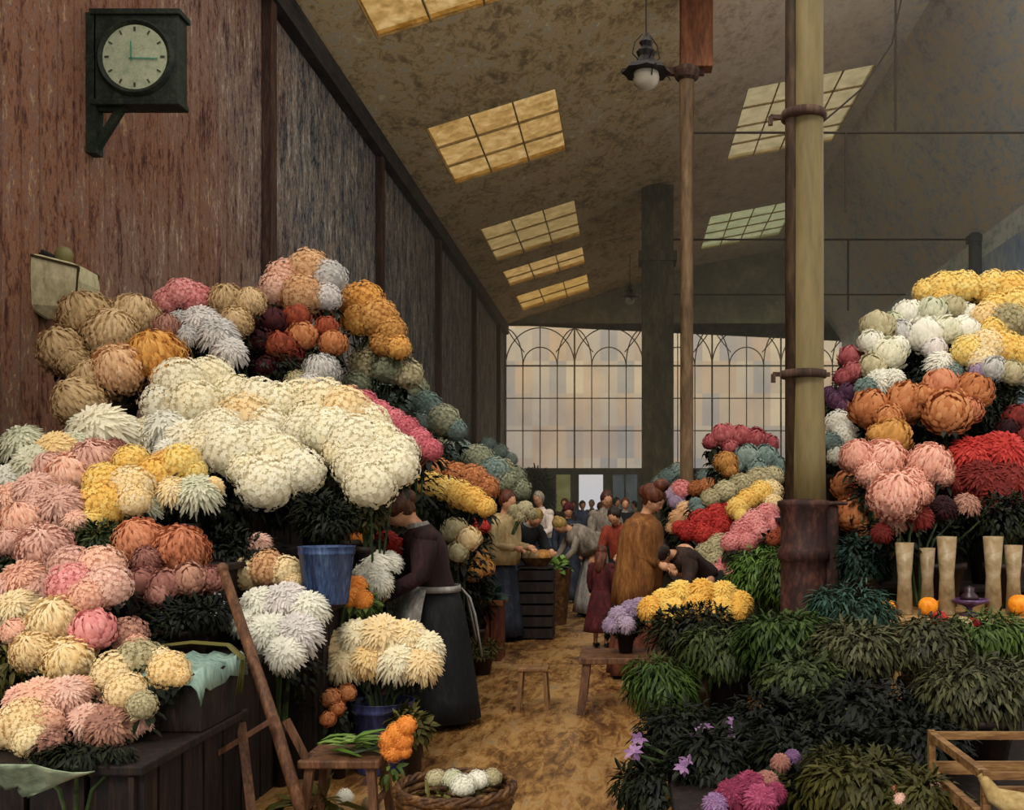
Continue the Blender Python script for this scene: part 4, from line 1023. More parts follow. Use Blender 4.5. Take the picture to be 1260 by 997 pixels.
B('rose', 'pink', 'potted_dahlia', 'single large pink bloom over the cream-yellow chrysanthemums', 'flowers', 4.7, '116,778,23 108,768,14', group=G5)
B('cluster', 'blush', 'potted_chrysanthemum', 'mauve and cream chrysanthemum head left of the covered crate', 'flowers', 4.75, '157,783,20 168,795,12', group=G5, pals=['mauvebrown', 'blush'])
B('cluster', 'creamyel', 'potted_chrysanthemum', 'olive-cream chrysanthemums in front of the covered crate', 'flowers', 4.4, '142,828,24 170,812,22 208,826,20 195,814,15 155,852,22 175,868,16 220,832,12', group=G5, pals=['cream', 'khaki', 'creamyel', 'cream'])
B('mop', 'blush', 'potted_chrysanthemum', 'salmon pink chrysanthemums near the bottom of the low table', 'flowers', 4.3, '48,858,24 28,862,20 82,853,22 98,846,14', group=G5, pals=['blush', 'salmon', 'mauvepink'])
B('mop', 'mauvepink', 'potted_chrysanthemum', 'drooping mauve-pink chrysanthemums lowest on the right of the low table', 'flowers', 4.3, '112,868,20 106,888,22 134,892,24 155,888,18 172,890,12', group=G5, pals=['mauvepink', 'mauvepink', 'mauvebrown', 'cream'])
B('cluster', 'cream', 'potted_chrysanthemum', 'orange-cream chrysanthemums in the bottom left corner', 'flowers', 4.1, '30,892,26 52,890,22 5,900,20 62,918,18 38,912,18', group=G5, pals=['cream', 'blush', 'cream', 'mauvebrown'])
# loose green paper wrap, bottom-left corner
wl = P(20, 945, 3.8); mb = MB(); vs = []
for j in range(8):
    for i in range(12):
        a = -1.3+2.6*i/11; q = .05+.026*j
        vs.append((q*math.sin(a)*1.3, -q*math.cos(a)*.5+.012*math.sin(i*2.1+j), .02*j+.01*math.cos(i*1.7)-(.04*abs(a))))
mb.add(vs, [(j*12+i, j*12+i+1, (j+1)*12+i+1, (j+1)*12+i) for j in range(7) for i in range(11)])
o = mb.obj('paper_wrap', daub('pale_green_paper', [S(85,100,80), S(140,155,130), S(172,182,155)], (1, 1, 1), 6), None, True, (wl.x, wl.y-.03, wl.z-.05)); o.rotation_euler = (.2, .15, .2)
o.modifiers.new('t', 'SOLIDIFY').thickness = .004; tag(o, 'crumpled pale green wrapping paper in the bottom left corner', 'paper')
bush('leafy_plant', 'olive leafy plant at the left edge between the cream and salmon flowers', 'plant', 12, 815, 4.75, 34, 40, 'leafolive', 170, .1, .7, wid=.35)
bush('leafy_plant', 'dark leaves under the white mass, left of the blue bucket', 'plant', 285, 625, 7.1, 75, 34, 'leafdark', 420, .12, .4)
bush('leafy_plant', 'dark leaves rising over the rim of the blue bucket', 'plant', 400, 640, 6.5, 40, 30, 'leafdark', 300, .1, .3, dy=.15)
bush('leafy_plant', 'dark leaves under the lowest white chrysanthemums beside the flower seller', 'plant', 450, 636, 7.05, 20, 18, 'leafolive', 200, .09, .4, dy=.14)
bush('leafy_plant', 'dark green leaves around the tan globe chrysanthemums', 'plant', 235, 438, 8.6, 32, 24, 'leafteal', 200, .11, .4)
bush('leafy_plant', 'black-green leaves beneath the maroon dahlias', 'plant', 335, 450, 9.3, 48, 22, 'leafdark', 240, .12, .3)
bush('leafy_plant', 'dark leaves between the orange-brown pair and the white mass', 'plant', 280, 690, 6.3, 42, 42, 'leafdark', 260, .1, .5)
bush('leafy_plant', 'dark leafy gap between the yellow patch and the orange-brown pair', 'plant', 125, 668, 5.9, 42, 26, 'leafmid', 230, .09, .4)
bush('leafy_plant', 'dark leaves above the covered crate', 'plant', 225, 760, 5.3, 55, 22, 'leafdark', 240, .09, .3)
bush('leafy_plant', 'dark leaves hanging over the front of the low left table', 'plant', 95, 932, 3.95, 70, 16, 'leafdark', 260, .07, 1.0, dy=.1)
bush('leafy_plant', 'dark leaves at the left edge among the pink chrysanthemums', 'plant', 15, 690, 5.8, 36, 28, 'leafmid', 170, .09, .5)
# --- between the pole and the seller
G6 = 'flowers around the blue bucket'
B('cluster', 'cream', 'potted_chrysanthemum', 'cream-peach flower dome just left of the blue bucket', 'flowers', 6.2, '308,706,19 330,700,20 352,704,18 362,716,10', group=G6, pals=['cream', 'peachtan', 'cream'])
B('mop', 'mauvepink', 'potted_dahlia', 'single closed pinkish bud above the cream-peach dome', 'flowers', 6.4, '318,668,13', group=G6)
B('mop', 'snow', 'potted_chrysanthemum', 'large shaggy white chrysanthemums right of the leaning pole', 'flowers', 5.7, '320,746,26 350,742,28 378,750,22 332,780,26 365,780,25 350,803,20 302,762,18', group=G6, pals=['snow', 'greywhite', 'snow'])
B('mop', 'greywhite', 'potted_chrysanthemum', 'small grey-white blooms left of the leaning pole', 'flowers', 5.6, '252,742,16 250,756,14', group=G6)
B('mop', 'snow', 'potted_chrysanthemum', 'white chrysanthemums between the blue bucket and the flower seller', 'flowers', 7.0, '461,695,19 478,692,15 450,706,15 465,715,17', group=G6)
B('cluster', 'red', 'potted_geranium', 'red geraniums behind the flower seller on the left', 'flowers', 7.6, '460,667,12 475,668,13 490,674,11', group=G6)
B('cluster', 'vivid', 'potted_marigold', 'tiny golden marigold above the red geraniums', 'flowers', 7.3, '440,660,8 450,661,8', group=G6)
B('cluster', 'vivid', 'potted_marigold', 'orange-yellow marigolds just right of the foot of the blue bucket', 'flowers', 6.4, '438,722,12 432,736,12 446,738,11', group=G6, leaf='leafgreen')
B('mop', 'creamyel', 'flower_bunch', 'wide shaggy cream-yellow chrysanthemums standing in the dark blue bucket', 'flowers', 6.15, '415,796,22 440,786,24 470,782,25 500,785,24 524,797,22 425,815,22 455,810,23 488,812,23 518,816,22', box='.35', group=G6, pals=['creamyel', 'ivory', 'cream'], ty=.2, nleaf=60)
mt = B('rose', 'orange', 'potted_marigold', 'orange-brown blooms in the shadow left of the dark blue bucket', 'flowers', 5.9, '408,860,11 427,853,10 415,872,9 404,885,9', group=G6, nleaf=60)
bush('leafy_plant', 'yellow-green leaves under the orange-yellow marigolds', 'plant', 412, 742, 6.36, 20, 16, 'leafgreen', 90, .08, .4)
bush('leafy_plant', 'olive cabbage-like leaves right of the dark blue bucket', 'plant', 508, 895, 6.0, 22, 22, 'leafolive', 110, .1, .3, wid=.8)
# things on the trestle bench
mb = MB(); rz_ = random.Random(5); zt = .395
for k in range(26):
    p = Vector((rz_.uniform(-.2, .08), rz_.uniform(-.1, .1), rz_.uniform(0, .05))); d = Vector((1, rz_.uniform(-.4, .4), rz_.uniform(-.1, .5)))
    mb.leaf(p, d, Vector((0, 0, 1)), rz_.uniform(.12, .22), .05, rz_.random(), .15)
o = mb.obj('cut_leaves', PM('leafbright'), None, False, (-1.33, 5.02, zt)); tag(o, 'bright green cut leaves lying on the rough bench', 'leaves')
of = thing('marigold_posy', 'posy of orange marigolds hanging over the right end of the rough bench', 'flowers', (-1.15, 4.98, .39))
mb = MB()
for k in range(8): mb.tube([(-.16, .02*k-.07, .01), (-.05, .01*k-.03, .03), (.0+.008*k, -.03, .0)], .004, 5)
mb.obj('stems', stem_mat, of)
for k, (px, py, r) in enumerate(((500, 893, 11), (488, 902, 12), (478, 912, 12), (496, 912, 11), (484, 926, 11), (498, 925, 8), (476, 924, 8))):
    put_bloom('cluster', k, 'vivid', of, P(px, py, 4.93)-Vector(of.location), r*4.93/F*1.1, 'bloom', Vector((.2, -1, .4)), BR)
mb = MB(); leaves(mb, (.02, -.03, -.09), (.05, .04, .06), 24, .06, BR, .8); mb.obj('foliage', PM('leafgreen'), of)
for i, (px, py, pal, d) in enumerate(((424, 982, 'snow', 'white flower dropped on the floor left of the wicker basket'), (457, 990, 'khaki', 'olive-white flower dropped beside the wicker basket'), (398, 950, 'khaki', 'pale flower dropped on the floor beneath the rough bench'))):
    Yg = F*(EYE-.02)/(py-VY); o = put_bloom('cluster', i, pal, None, P(px, py, Yg), .05, 'dropped_flower', None, BR); tag(o, d, 'flower', 'flowers dropped on the floor')
mb = MB(); leaves(mb, (0, 0, .06), (.16, .12, .05), 60, .14, BR, .3, .2, .6)
tag(mb.obj('leaf_heap', PM('leafolive'), None, False, P(385, 972, 5.2).xy.to_3d()), 'olive cabbage leaves heaped on the floor under the rough bench', 'leaves')
# --- far left strips
G7 = 'flowers on the far part of the left stand'
B('cluster', 'yellow', 'potted_chrysanthemum', 'yellow chrysanthemum strip just behind the head of the flower seller', 'flowers', 9.6, '515,592,13 531,598,14 549,603,15 566,609,15 582,616,15 597,624,12', group=G7, ty=1, leaf='leafdark')
B('cluster', 'orange', 'potted_chrysanthemum', 'orange chrysanthemum strip above the yellow one behind the flower seller', 'flowers', 11.0, '520,578,13 540,579,14 560,585,15 582,590,15 598,601,14', group=G7, ty=1)
B('cluster', 'sage', 'potted_hydrangea', 'grey-green hydrangea strip above the orange one, toward the end windows', 'flowers', 13.0, '545,556,15 565,560,17 588,568,17 608,580,16 620,592,14', group=G7, ty=1, pals=['sage', 'bluesage'])
B('cluster', 'khaki', 'potted_hydrangea', 'dull green hydrangeas where the left stand nears the end wall', 'flowers', 17.0, '632,588,13 618,578,12 640,603,12 628,612,10', group=G7, pals=['sage', 'khaki'])
B('cluster', 'bluesage', 'potted_hydrangea', 'small blue-green plants highest at the far left, near the windows', 'flowers', 22.0, '600,548,10 615,556,9 596,560,9 628,566,8', group=G7)
B('cluster', 'redrust', 'potted_chrysanthemum', 'thin strip of red-brown flowers above the ochre-shawled woman', 'flowers', 17.0, '626,606,7 638,608,7 617,606,6', group=G7, pals=['redrust', 'orange'])
B('rose', 'khaki', 'potted_dahlia', 'cream-tan dahlias right of the back of the flower seller', 'flowers', 9.3, '560,655,15 576,664,15 563,680,13', group=G7, pals=['khaki', 'cream'])
B('cluster', 'red', 'potted_geranium', 'small red geranium right of the cream-tan dahlias', 'flowers', 10.5, '584,643,8 594,648,8', group=G7)
B('rose', 'ochre', 'potted_dahlia', 'ochre blooms in shadow above the vegetable crate', 'flowers', 10.2, '573,692,12 589,690,12 582,704,12 597,700,10', group=G7)
bush('leafy_plant', 'tall dark blue-green shrub before the far left door', 'plant', 656, 606, 36, 26, 30, 'leafteal', 420, .4, .4)
bush('leafy_plant', 'dark leaves beneath the yellow strip behind the flower seller', 'plant', 555, 630, 9.8, 40, 16, 'leafdark', 240, .11, .4)
bush('leafy_plant', 'trailing weeds on the floor before the vegetable crate', 'plant', 592, 800, 9.6, 26, 12, 'leafolive', 120, .08, .3)

# ================================================================= FLOWERS, right side
GR = 'flowers on the high right stand'
B('cluster', 'yellow', 'potted_chrysanthemum', 'yellow chrysanthemums at the very top left of the high right stand', 'flowers', 9.8, '1142,360,15 1162,356,18 1186,354,19 1160,368,12 1205,360,15', group=GR)
B('cluster', 'yellow', 'potted_chrysanthemum', 'yellow chrysanthemums at the top right corner of the high stand', 'flowers', 9.7, '1222,354,18 1246,356,20 1250,378,20 1226,378,16 1262,364,16', group=GR)
B('cluster', 'creamyel', 'potted_chrysanthemum', 'cream-yellow chrysanthemums below the top right corner of the high stand', 'flowers', 9.3, '1214,393,18 1240,398,20 1222,408,14 1258,400,16', group=GR, pals=['creamyel', 'khaki', 'yellow'])
B('rose', 'snow', 'potted_dahlia', 'pale grey-green dahlias beneath the topmost yellow chrysanthemums', 'flowers', 9.5, '1118,388,18 1147,386,18 1172,382,18 1190,390,15 1100,400,14', group=GR, pals=['snow', 'whitegreen', 'khaki'])
B('rose', 'whitegreen', 'potted_dahlia', 'pale grey-white dahlias in the middle of the upper right stand', 'flowers', 9.1, '1138,414,22 1108,412,16 1165,408,17 1186,408,17 1150,430,14', group=GR, pals=['snow', 'greywhite', 'whitegreen'])
B('rose', 'whitegreen', 'potted_dahlia', 'pale green-white dahlias at the left shoulder of the high stand', 'flowers', 8.9, '1080,404,19 1072,422,14 1092,438,21 1074,452,16 1104,428,14', group=GR, pals=['khaki', 'snow', 'whitegreen'])
B('mop', 'bluesage', 'potted_dahlia', 'bluish white dahlias under the pale green-white ones, right of the pole', 'flowers', 8.7, '1082,470,18 1066,478,14 1100,466,14 1158,448,17 1174,458,14', group=GR, pals=['snow', 'bluesage', 'snow'])
B('cluster', 'creamyel', 'potted_chrysanthemum', 'bright yellow chrysanthemum band across the middle of the high stand', 'flowers', 8.8, '1192,434,19 1214,428,19 1236,430,20 1256,436,19 1208,446,16', group=GR, pals=['yellow', 'creamyel', 'yellow'])
B('rose', 'greywhite', 'potted_dahlia', 'lilac-white dahlias under the bright yellow band', 'flowers', 8.6, '1222,456,15 1244,460,16 1205,460,12 1260,464,12', group=GR, pals=['greywhite', 'khaki', 'lavender'])
B('rose', 'crimson', 'potted_dahlia', 'dusky crimson dahlias immediately right of the iron column', 'flowers', 8.9, '1046,440,14 1050,458,13 1038,466,11', group=GR)
B('rose', 'purple', 'potted_dahlia', 'dark purple dahlias below the dusky crimson ones beside the column', 'flowers', 8.7, '1042,486,13 1028,494,11 1036,502,10 1020,484,8', group=GR)
B('cluster', 'snow', 'potted_chrysanthemum', 'white flowers beside the column under the purple dahlias', 'flowers', 8.4, '1032,521,15 1040,537,14 1024,545,12 1030,560,12', group=GR, pals=['snow', 'snow', 'bluesage'])
B('rose', 'orange', 'potted_dahlia', 'big orange dahlias at the left of the orange band on the right stand', 'flowers', 8.1, '1072,506,25 1116,498,24 1094,515,16', group=GR)
B('rose', 'orange', 'potted_dahlia', 'big orange dahlias at the right of the orange band on the right stand', 'flowers', 8.0, '1166,508,28 1158,476,20 1198,482,22 1138,488,15 1192,505,16', group=GR, pals=['orange', 'rust', 'orange'])
B('rose', 'ochre', 'potted_dahlia', 'brown-gold dahlia under the left orange dahlias', 'flowers', 7.8, '1097,540,22 1080,535,12', group=GR)
B('mop', 'red', 'potted_dahlia', 'scarlet dahlias at the right edge of the high stand', 'flowers', 7.8, '1194,562,25 1234,556,27 1256,570,20 1215,548,15', group=GR)
B('mop', 'darkred', 'potted_dahlia', 'dark red dahlias below the scarlet ones', 'flowers', 7.6, '1206,590,24 1242,592,25 1180,592,16 1225,610,18', group=GR)
B('rose', 'maroon', 'potted_dahlia', 'wine-red dahlia above the scarlet ones at the right edge', 'flowers', 8.2, '1252,518,18 1240,530,14 1262,540,14', group=GR, pals=['darkred', 'maroon'])
GV = 'bouquets on the tan table'
B('mum', 'salmon', 'pink_bouquet', 'pink dahlias touching the column side of the pink cluster', 'flowers', 7.5, '1056,564,21 1088,570,24 1070,584,15', group=GV)
B('mum', 'salmon', 'pink_bouquet', 'pair of round pink dahlias left of the scarlet ones', 'flowers', 7.4, '1143,575,26 1124,592,16 1160,586,12', group=GV)
B('mum', 'salmon', 'pink_bouquet', 'lowest round pink dahlia above the glass vases', 'flowers', 6.6, '1102,611,27 1130,606,15', group=GV, box='.25', nleaf=50)
B('rose', 'orange', 'orange_bouquet', 'rust-orange dahlias low beside the column casing', 'flowers', 7.8, '1044,600,20 1062,612,16 1048,634,22 1066,648,20 1058,622,16', group=GV, pals=['orange', 'redrust', 'orange'])
B('mop', 'dustyrose', 'potted_chrysanthemum', 'shadowed brown-mauve flowers drooping over the glass vases', 'flowers', 6.75, '1100,640,14 1130,634,15 1160,624,15 1190,620,14 1085,655,12', group=GV, pals=['mauvebrown', 'darkred', 'maroon'], box='.25', nleaf=70)
bush('leafy_plant', 'dark leaves between the orange and scarlet dahlias', 'plant', 1215, 510, 8.5, 40, 40, 'leafdark', 300, .11, .4)
bush('leafy_plant', 'dark leaves among the grey-white dahlias of the high stand', 'plant', 1128, 458, 9.2, 30, 28, 'leafdark', 220, .11, .4)
bush('leafy_plant', 'dark leaves hanging above the glass vases', 'plant', 1150, 655, 7.1, 90, 28, 'leafdark', 520, .11, .6, dy=.15)
bush('leafy_plant', 'dark leaves hanging in the right edge above the vases', 'plant', 1235, 640, 7.0, 40, 34, 'leafdark', 300, .11, .6, dy=.15)
bush('leafy_plant', 'dark blue-green plant just right of the column foot', 'plant', 1062, 690, 7.0, 34, 30, 'leafteal', 260, .1, .5, dy=.15)
# middle rows beyond the column
GM = 'flowers on the far right stand'
B('rose', 'crimson', 'potted_dahlia', 'dusky crimson dahlias raised against the end windows', 'flowers', 15.0, '876,544,10 890,537,14 910,538,14 930,541,13 946,547,12 898,550,10', group=GM)
B('rose', 'bluesage', 'potted_hydrangea', 'blue-grey hydrangeas under the raised crimson dahlias', 'flowers', 14.5, '920,564,15 942,564,15 905,574,12 932,578,12 955,575,12', group=GM)
B('mum', 'ochre', 'potted_chrysanthemum', 'single brown-gold globe under the raised crimson dahlias', 'flowers', 14.0, '893,570,13 898,580,9', group=GM)
B('cluster', 'khaki', 'potted_hydrangea', 'pale olive hydrangea strip left of the column', 'flowers', 13.5, '935,592,15 912,598,14 892,606,13 874,614,11 950,588,13', group=GM, ty=3)
B('cluster', 'yellow', 'potted_chrysanthemum', 'yellow and cream flower strip above the pink one by the column', 'flowers', 12.2, '936,608,13 948,606,13 920,616,13 908,626,12 952,620,11 912,636,8', group=GM, ty=2, pals=['yellow', 'creamyel', 'yellow'])
B('cluster', 'red', 'potted_geranium', 'scarlet geranium strip behind the stooping dark-coated person', 'flowers', 12.2, '899,628,10 882,634,13 864,643,14 847,654,12 889,648,13 866,658,12 880,660,9 836,650,8', group=GM, ty=2)
B('cluster', 'pink', 'potted_aster', 'pink aster strip between the scarlet strip and the column', 'flowers', 10.9, '944,635,13 928,643,13 914,655,13 934,655,13 901,668,12 920,668,11 955,648,11', group=GM, ty=2)
B('cluster', 'khaki', 'potted_hydrangea', 'cream-green hydrangeas below the scarlet strip', 'flowers', 11.2, '886,673,14 869,682,13 880,690,11', group=GM)
B('cluster', 'pink', 'potted_aster', 'little pink aster just above the bright yellow chrysanthemums', 'flowers', 10.7, '892,694,9 884,704,9 898,706,7', group=GM)
B('cluster', 'redrust', 'potted_aster', 'rust-red flowers touching the column under the pink strip', 'flowers', 10.6, '952,664,9 960,658,8', group=GM)
B('cluster', 'lavender', 'potted_aster', 'distant lilac-pink flowers left of the scarlet strip', 'flowers', 19, '838,604,11 826,608,9 850,606,9 832,618,9', group=GM, pals=['pink', 'lavender'])
B('cluster', 'orange', 'potted_chrysanthemum', 'distant orange flower strip behind the brown-shawled woman', 'flowers', 16, '857,602,10 872,600,11 884,599,9', group=GM)
B('cluster', 'peachtan', 'potted_chrysanthemum', 'distant peach flowers just right of the brown-shawled woman', 'flowers', 15, '843,628,10 834,638,10 850,636,9 828,650,8', group=GM)
B('cluster', 'bluesage', 'potted_hydrangea', 'distant blue-grey plants at the foot of the slender column', 'flowers', 22, '822,588,10 834,580,9 812,596,9 866,588,8 880,584,9', group=GM)
pw = B('mop', 'bluesage', 'potted_chrysanthemum', 'small pale blue bloom at the near end of the olive strip', 'flowers', 13, '856,620,8 860,628,7', group=GM)
bush('leafy_plant', 'bright green domed bush left of the column foot', 'plant', 935, 705, 8.7, 40, 36, 'leafbright', 520, .14, .9, wid=.28)
bush('leafy_plant', 'yellow-green domed bush half hidden behind the column foot', 'plant', 962, 712, 8.3, 28, 38, 'leafgreen', 360, .14, .9, wid=.28)
# bright yellow mums and lavender on the bench
B('mop', 'brightyellow', 'potted_chrysanthemum', 'bright yellow chrysanthemums spreading over the low bench, left of the column foot', 'flowers', 7.9, '800,748,14 816,738,15 838,729,16 864,727,16 890,731,16 910,741,15 828,750,14 858,746,16 888,750,15 908,752,11', group='flowers on the low bench', ty=.8, sc_=1.2)
B('mop', 'lavender', 'potted_aster', 'lavender flowers hanging beside the bright yellow chrysanthemums', 'flowers', 7.95, '762,757,12 776,750,12 788,745,10 752,768,10 771,768,10', group='flowers on the low bench', leaf='leafdark')
bush('leafy_plant', 'black-green leaves beneath the bright yellow chrysanthemums', 'plant', 850, 778, 7.4, 62, 34, 'leafdark', 460, .11, .5, dy=.25)
# foreground greenery
bush('leafy_plant', 'green trailing plant at the near end of the low bench', 'plant', 812, 842, 6.0, 46, 38, 'leafgreen', 420, .12, 1.0, wid=.28)
bush('leafy_plant', 'large mossy green plant right of the trailing one', 'plant', 895, 805, 6.1, 52, 36, 'leafmid', 480, .12, .9, wid=.35)
bush('leafy_plant', 'yellow-tinged green plant in front of the column foot', 'plant', 965, 790, 5.9, 60, 36, 'leafgreen', 520, .12, .8, wid=.4)
bush('leafy_plant', 'dark blue-green plant against the right of the column foot', 'plant', 1050, 748, 6.15, 52, 34, 'leafteal', 460, .1, .7, wid=.35)
bush('leafy_plant', 'grey-green leafy mass in the middle of the near greenery', 'plant', 1055, 800, 5.6, 64, 36, 'leafgrey', 560, .12, .8, wid=.4)
bush('leafy_plant', 'grey-green plant in front of the tan table', 'plant', 1140, 790, 5.6, 56, 32, 'leafgrey', 460, .11, .8, wid=.4)
bush('leafy_plant', 'pale green plant at the right edge below the tan table', 'plant', 1215, 778, 5.7, 60, 26, 'leafgreen', 460, .12, .8, wid=.3)
bush('leafy_plant', 'brownish green mass above the wooden crate', 'plant', 1205, 850, 4.9, 74, 48, 'leafgrey', 620, .11, .8, wid=.35)
bush('leafy_plant', 'dark green hollow of leaves in the middle of the near right corner', 'plant', 1060, 880, 4.9, 76, 46, 'leafdark', 560, .11, .7)
bush('leafy_plant', 'dark leafy plant carrying the violet petals at the aisle edge', 'plant', 840, 905, 5.3, 62, 48, 'leafdark', 520, .1, .7)
bush('leafy_plant', 'dark leafy plant between the violet flowers and the dark hollow', 'plant', 945, 895, 5.0, 66, 46, 'leafdark', 520, .1, .7)
bush('leafy_plant', 'low olive plant at the bottom edge left of the wooden crate', 'plant', 1065, 962, 4.1, 82, 40, 'leafolive', 560, .1, .7, wid=.4)
bush('leafy_plant', 'black-green leaves in the bottom corner beside the aisle', 'plant', 810, 975, 4.7, 48, 40, 'leafdark', 360, .1, .7)
B('iris', 'violet', 'potted_iris', 'scattered violet iris petals over the dark leaves beside the aisle', 'flowers', 4.72, '787,910,9 780,926,9 862,905,10 868,896,7 905,892,10 900,903,6 841,945,9 846,935,7', group='irises at the aisle edge', leaf='leafdark', sc_=1.25)
B('mop', 'magenta', 'potted_chrysanthemum', 'magenta and mauve flowers at the bottom edge right of the aisle', 'flowers', 4.1, '900,978,18 922,968,18 944,962,14 880,990,14 936,984,18 955,975,12 960,938,10 975,930,9', group='flowers at the bottom edge', pals=['magenta', 'magenta', 'dustyrose', 'violet'])
B('cluster', 'salmon', 'potted_aster', 'little red and cream flowers before the tan table', 'flowers', 5.75, '1156,762,8 1160,772,6 1186,770,9 1198,768,7', group='flowers at the bottom edge', pals=['red', 'red', 'cream'])
B('cluster', 'rust', 'potted_aster', 'a few rusty blossoms low beside the olive plant', 'flowers', 3.9, '1100,975,8 1150,972,8 1160,980,7 1108,985,8', group='flowers at the bottom edge', pals=['rust', 'mauvepink'])

GD = 'dark filler plants in the near right corner'
bush('leafy_plant', 'black-green plant behind the magenta flowers at the bottom edge', 'plant', 885, 935, 4.75, 62, 40, 'leafdark', 420, .1, .7)
bush('leafy_plant', 'black-green plant between the magenta flowers and the olive plant', 'plant', 985, 925, 4.6, 62, 40, 'leafdark', 420, .1, .7)
bush('leafy_plant', 'dark plant filling the gap left of the wooden crate', 'plant', 1130, 915, 4.5, 60, 36, 'leafdark', 380, .1, .7)
bush('leafy_plant', 'olive plant at the very bottom just left of the wooden crate', 'plant', 1135, 985, 3.95, 50, 36, 'leafolive', 320, .1, .7)
bush('leafy_plant', 'mossy green plant between the column foot and the dark hollow', 'plant', 985, 835, 5.35, 60, 30, 'leafmid', 420, .11, .8)
# ================================================================= PEOPLE
def cloth(name, cols, fr=4): return daub('cloth_'+name, cols, (3, 3, .9), fr, .85, .5, .3)
skin_m = daub('skin', [S(150,100,75), S(190,138,105), S(215,168,135)], (1, 1, 1), 6, .6, .1)
CL = {
 'maroon': cloth('maroon_black', [S(16,9,11), S(36,17,20), S(66,34,34)]),
 'black': cloth('black', [S(5,6,9), S(13,15,19), S(34,35,38)]),
 'blackblue': cloth('blue_black', [S(14,18,28), S(34,40,54), S(62,68,80)]),
 'grey': cloth('pale_grey', [S(84,82,80), S(124,120,116), S(168,164,156)]),
 'greycoat': cloth('taupe', [S(72,64,58), S(118,108,98), S(160,148,128)]),
 'ochre': cloth('ochre_brown', [S(70,40,18), S(122,76,36), S(164,116,64)]),
 'redbrown': cloth('red_brown', [S(48,22,16), S(92,48,34), S(128,78,54)]),
 'beige': cloth('beige', [S(130,108,70), S(175,152,108), S(205,185,145)]),
 'white': cloth('pinkish_white', [S(165,148,138), S(205,188,178), S(228,215,205)]),
 'blue': cloth('slate_blue', [S(36,46,70), S(66,80,108), S(98,112,138)]),
 'childred': cloth('dark_red', [S(30,8,12), S(66,18,24), S(100,38,40)]),
 'orange': cloth('rust_red', [S(80,28,18), S(132,52,34), S(170,84,58)]),
 'brown': cloth('dark_brown', [S(22,14,12), S(46,30,26), S(74,54,44)]),
}
HAIR = {
 'brown': daub('hair_brown', [S(30,16,10), S(66,38,24), S(105,68,42)], (3, 3, .8), 9, .55),
 'dark': daub('hair_dark', [S(14,9,8), S(36,22,18), S(62,40,32)], (3, 3, .8), 9, .55),
 'auburn': daub('hair_auburn', [S(38,16,10), S(82,40,26), S(128,76,50)], (3, 3, .8), 9, .55),
 'grey': daub('hair_grey', [S(90,80,70), S(140,128,112), S(175,165,150)], (3, 3, .8), 9, .6),
 'sandy': daub('hair_sandy', [S(90,68,30), S(140,112,58), S(175,150,90)], (3, 3, .8), 9, .6),
}
dark_eye = plain('dark_eye', S(20,12,10), .3); lip = plain('lips', S(140,70,60), .5)
def remeshed(mb, vox):
    me = mb.mesh('body'); o = bpy.data.objects.new('tmp', me); COL.objects.link(o)
    m = o.modifiers.new('r', 'REMESH'); m.mode = 'VOXEL'; m.voxel_size = vox; m.use_smooth_shade = True
    m2 = o.modifiers.new('s', 'SMOOTH'); m2.iterations = 3; m2.factor = .5
    dg = bpy.context.evaluated_depsgraph_get(); dg.update()
    me2 = bpy.data.meshes.new_from_object(o.evaluated_get(dg)); bpy.data.objects.remove(o); return me2
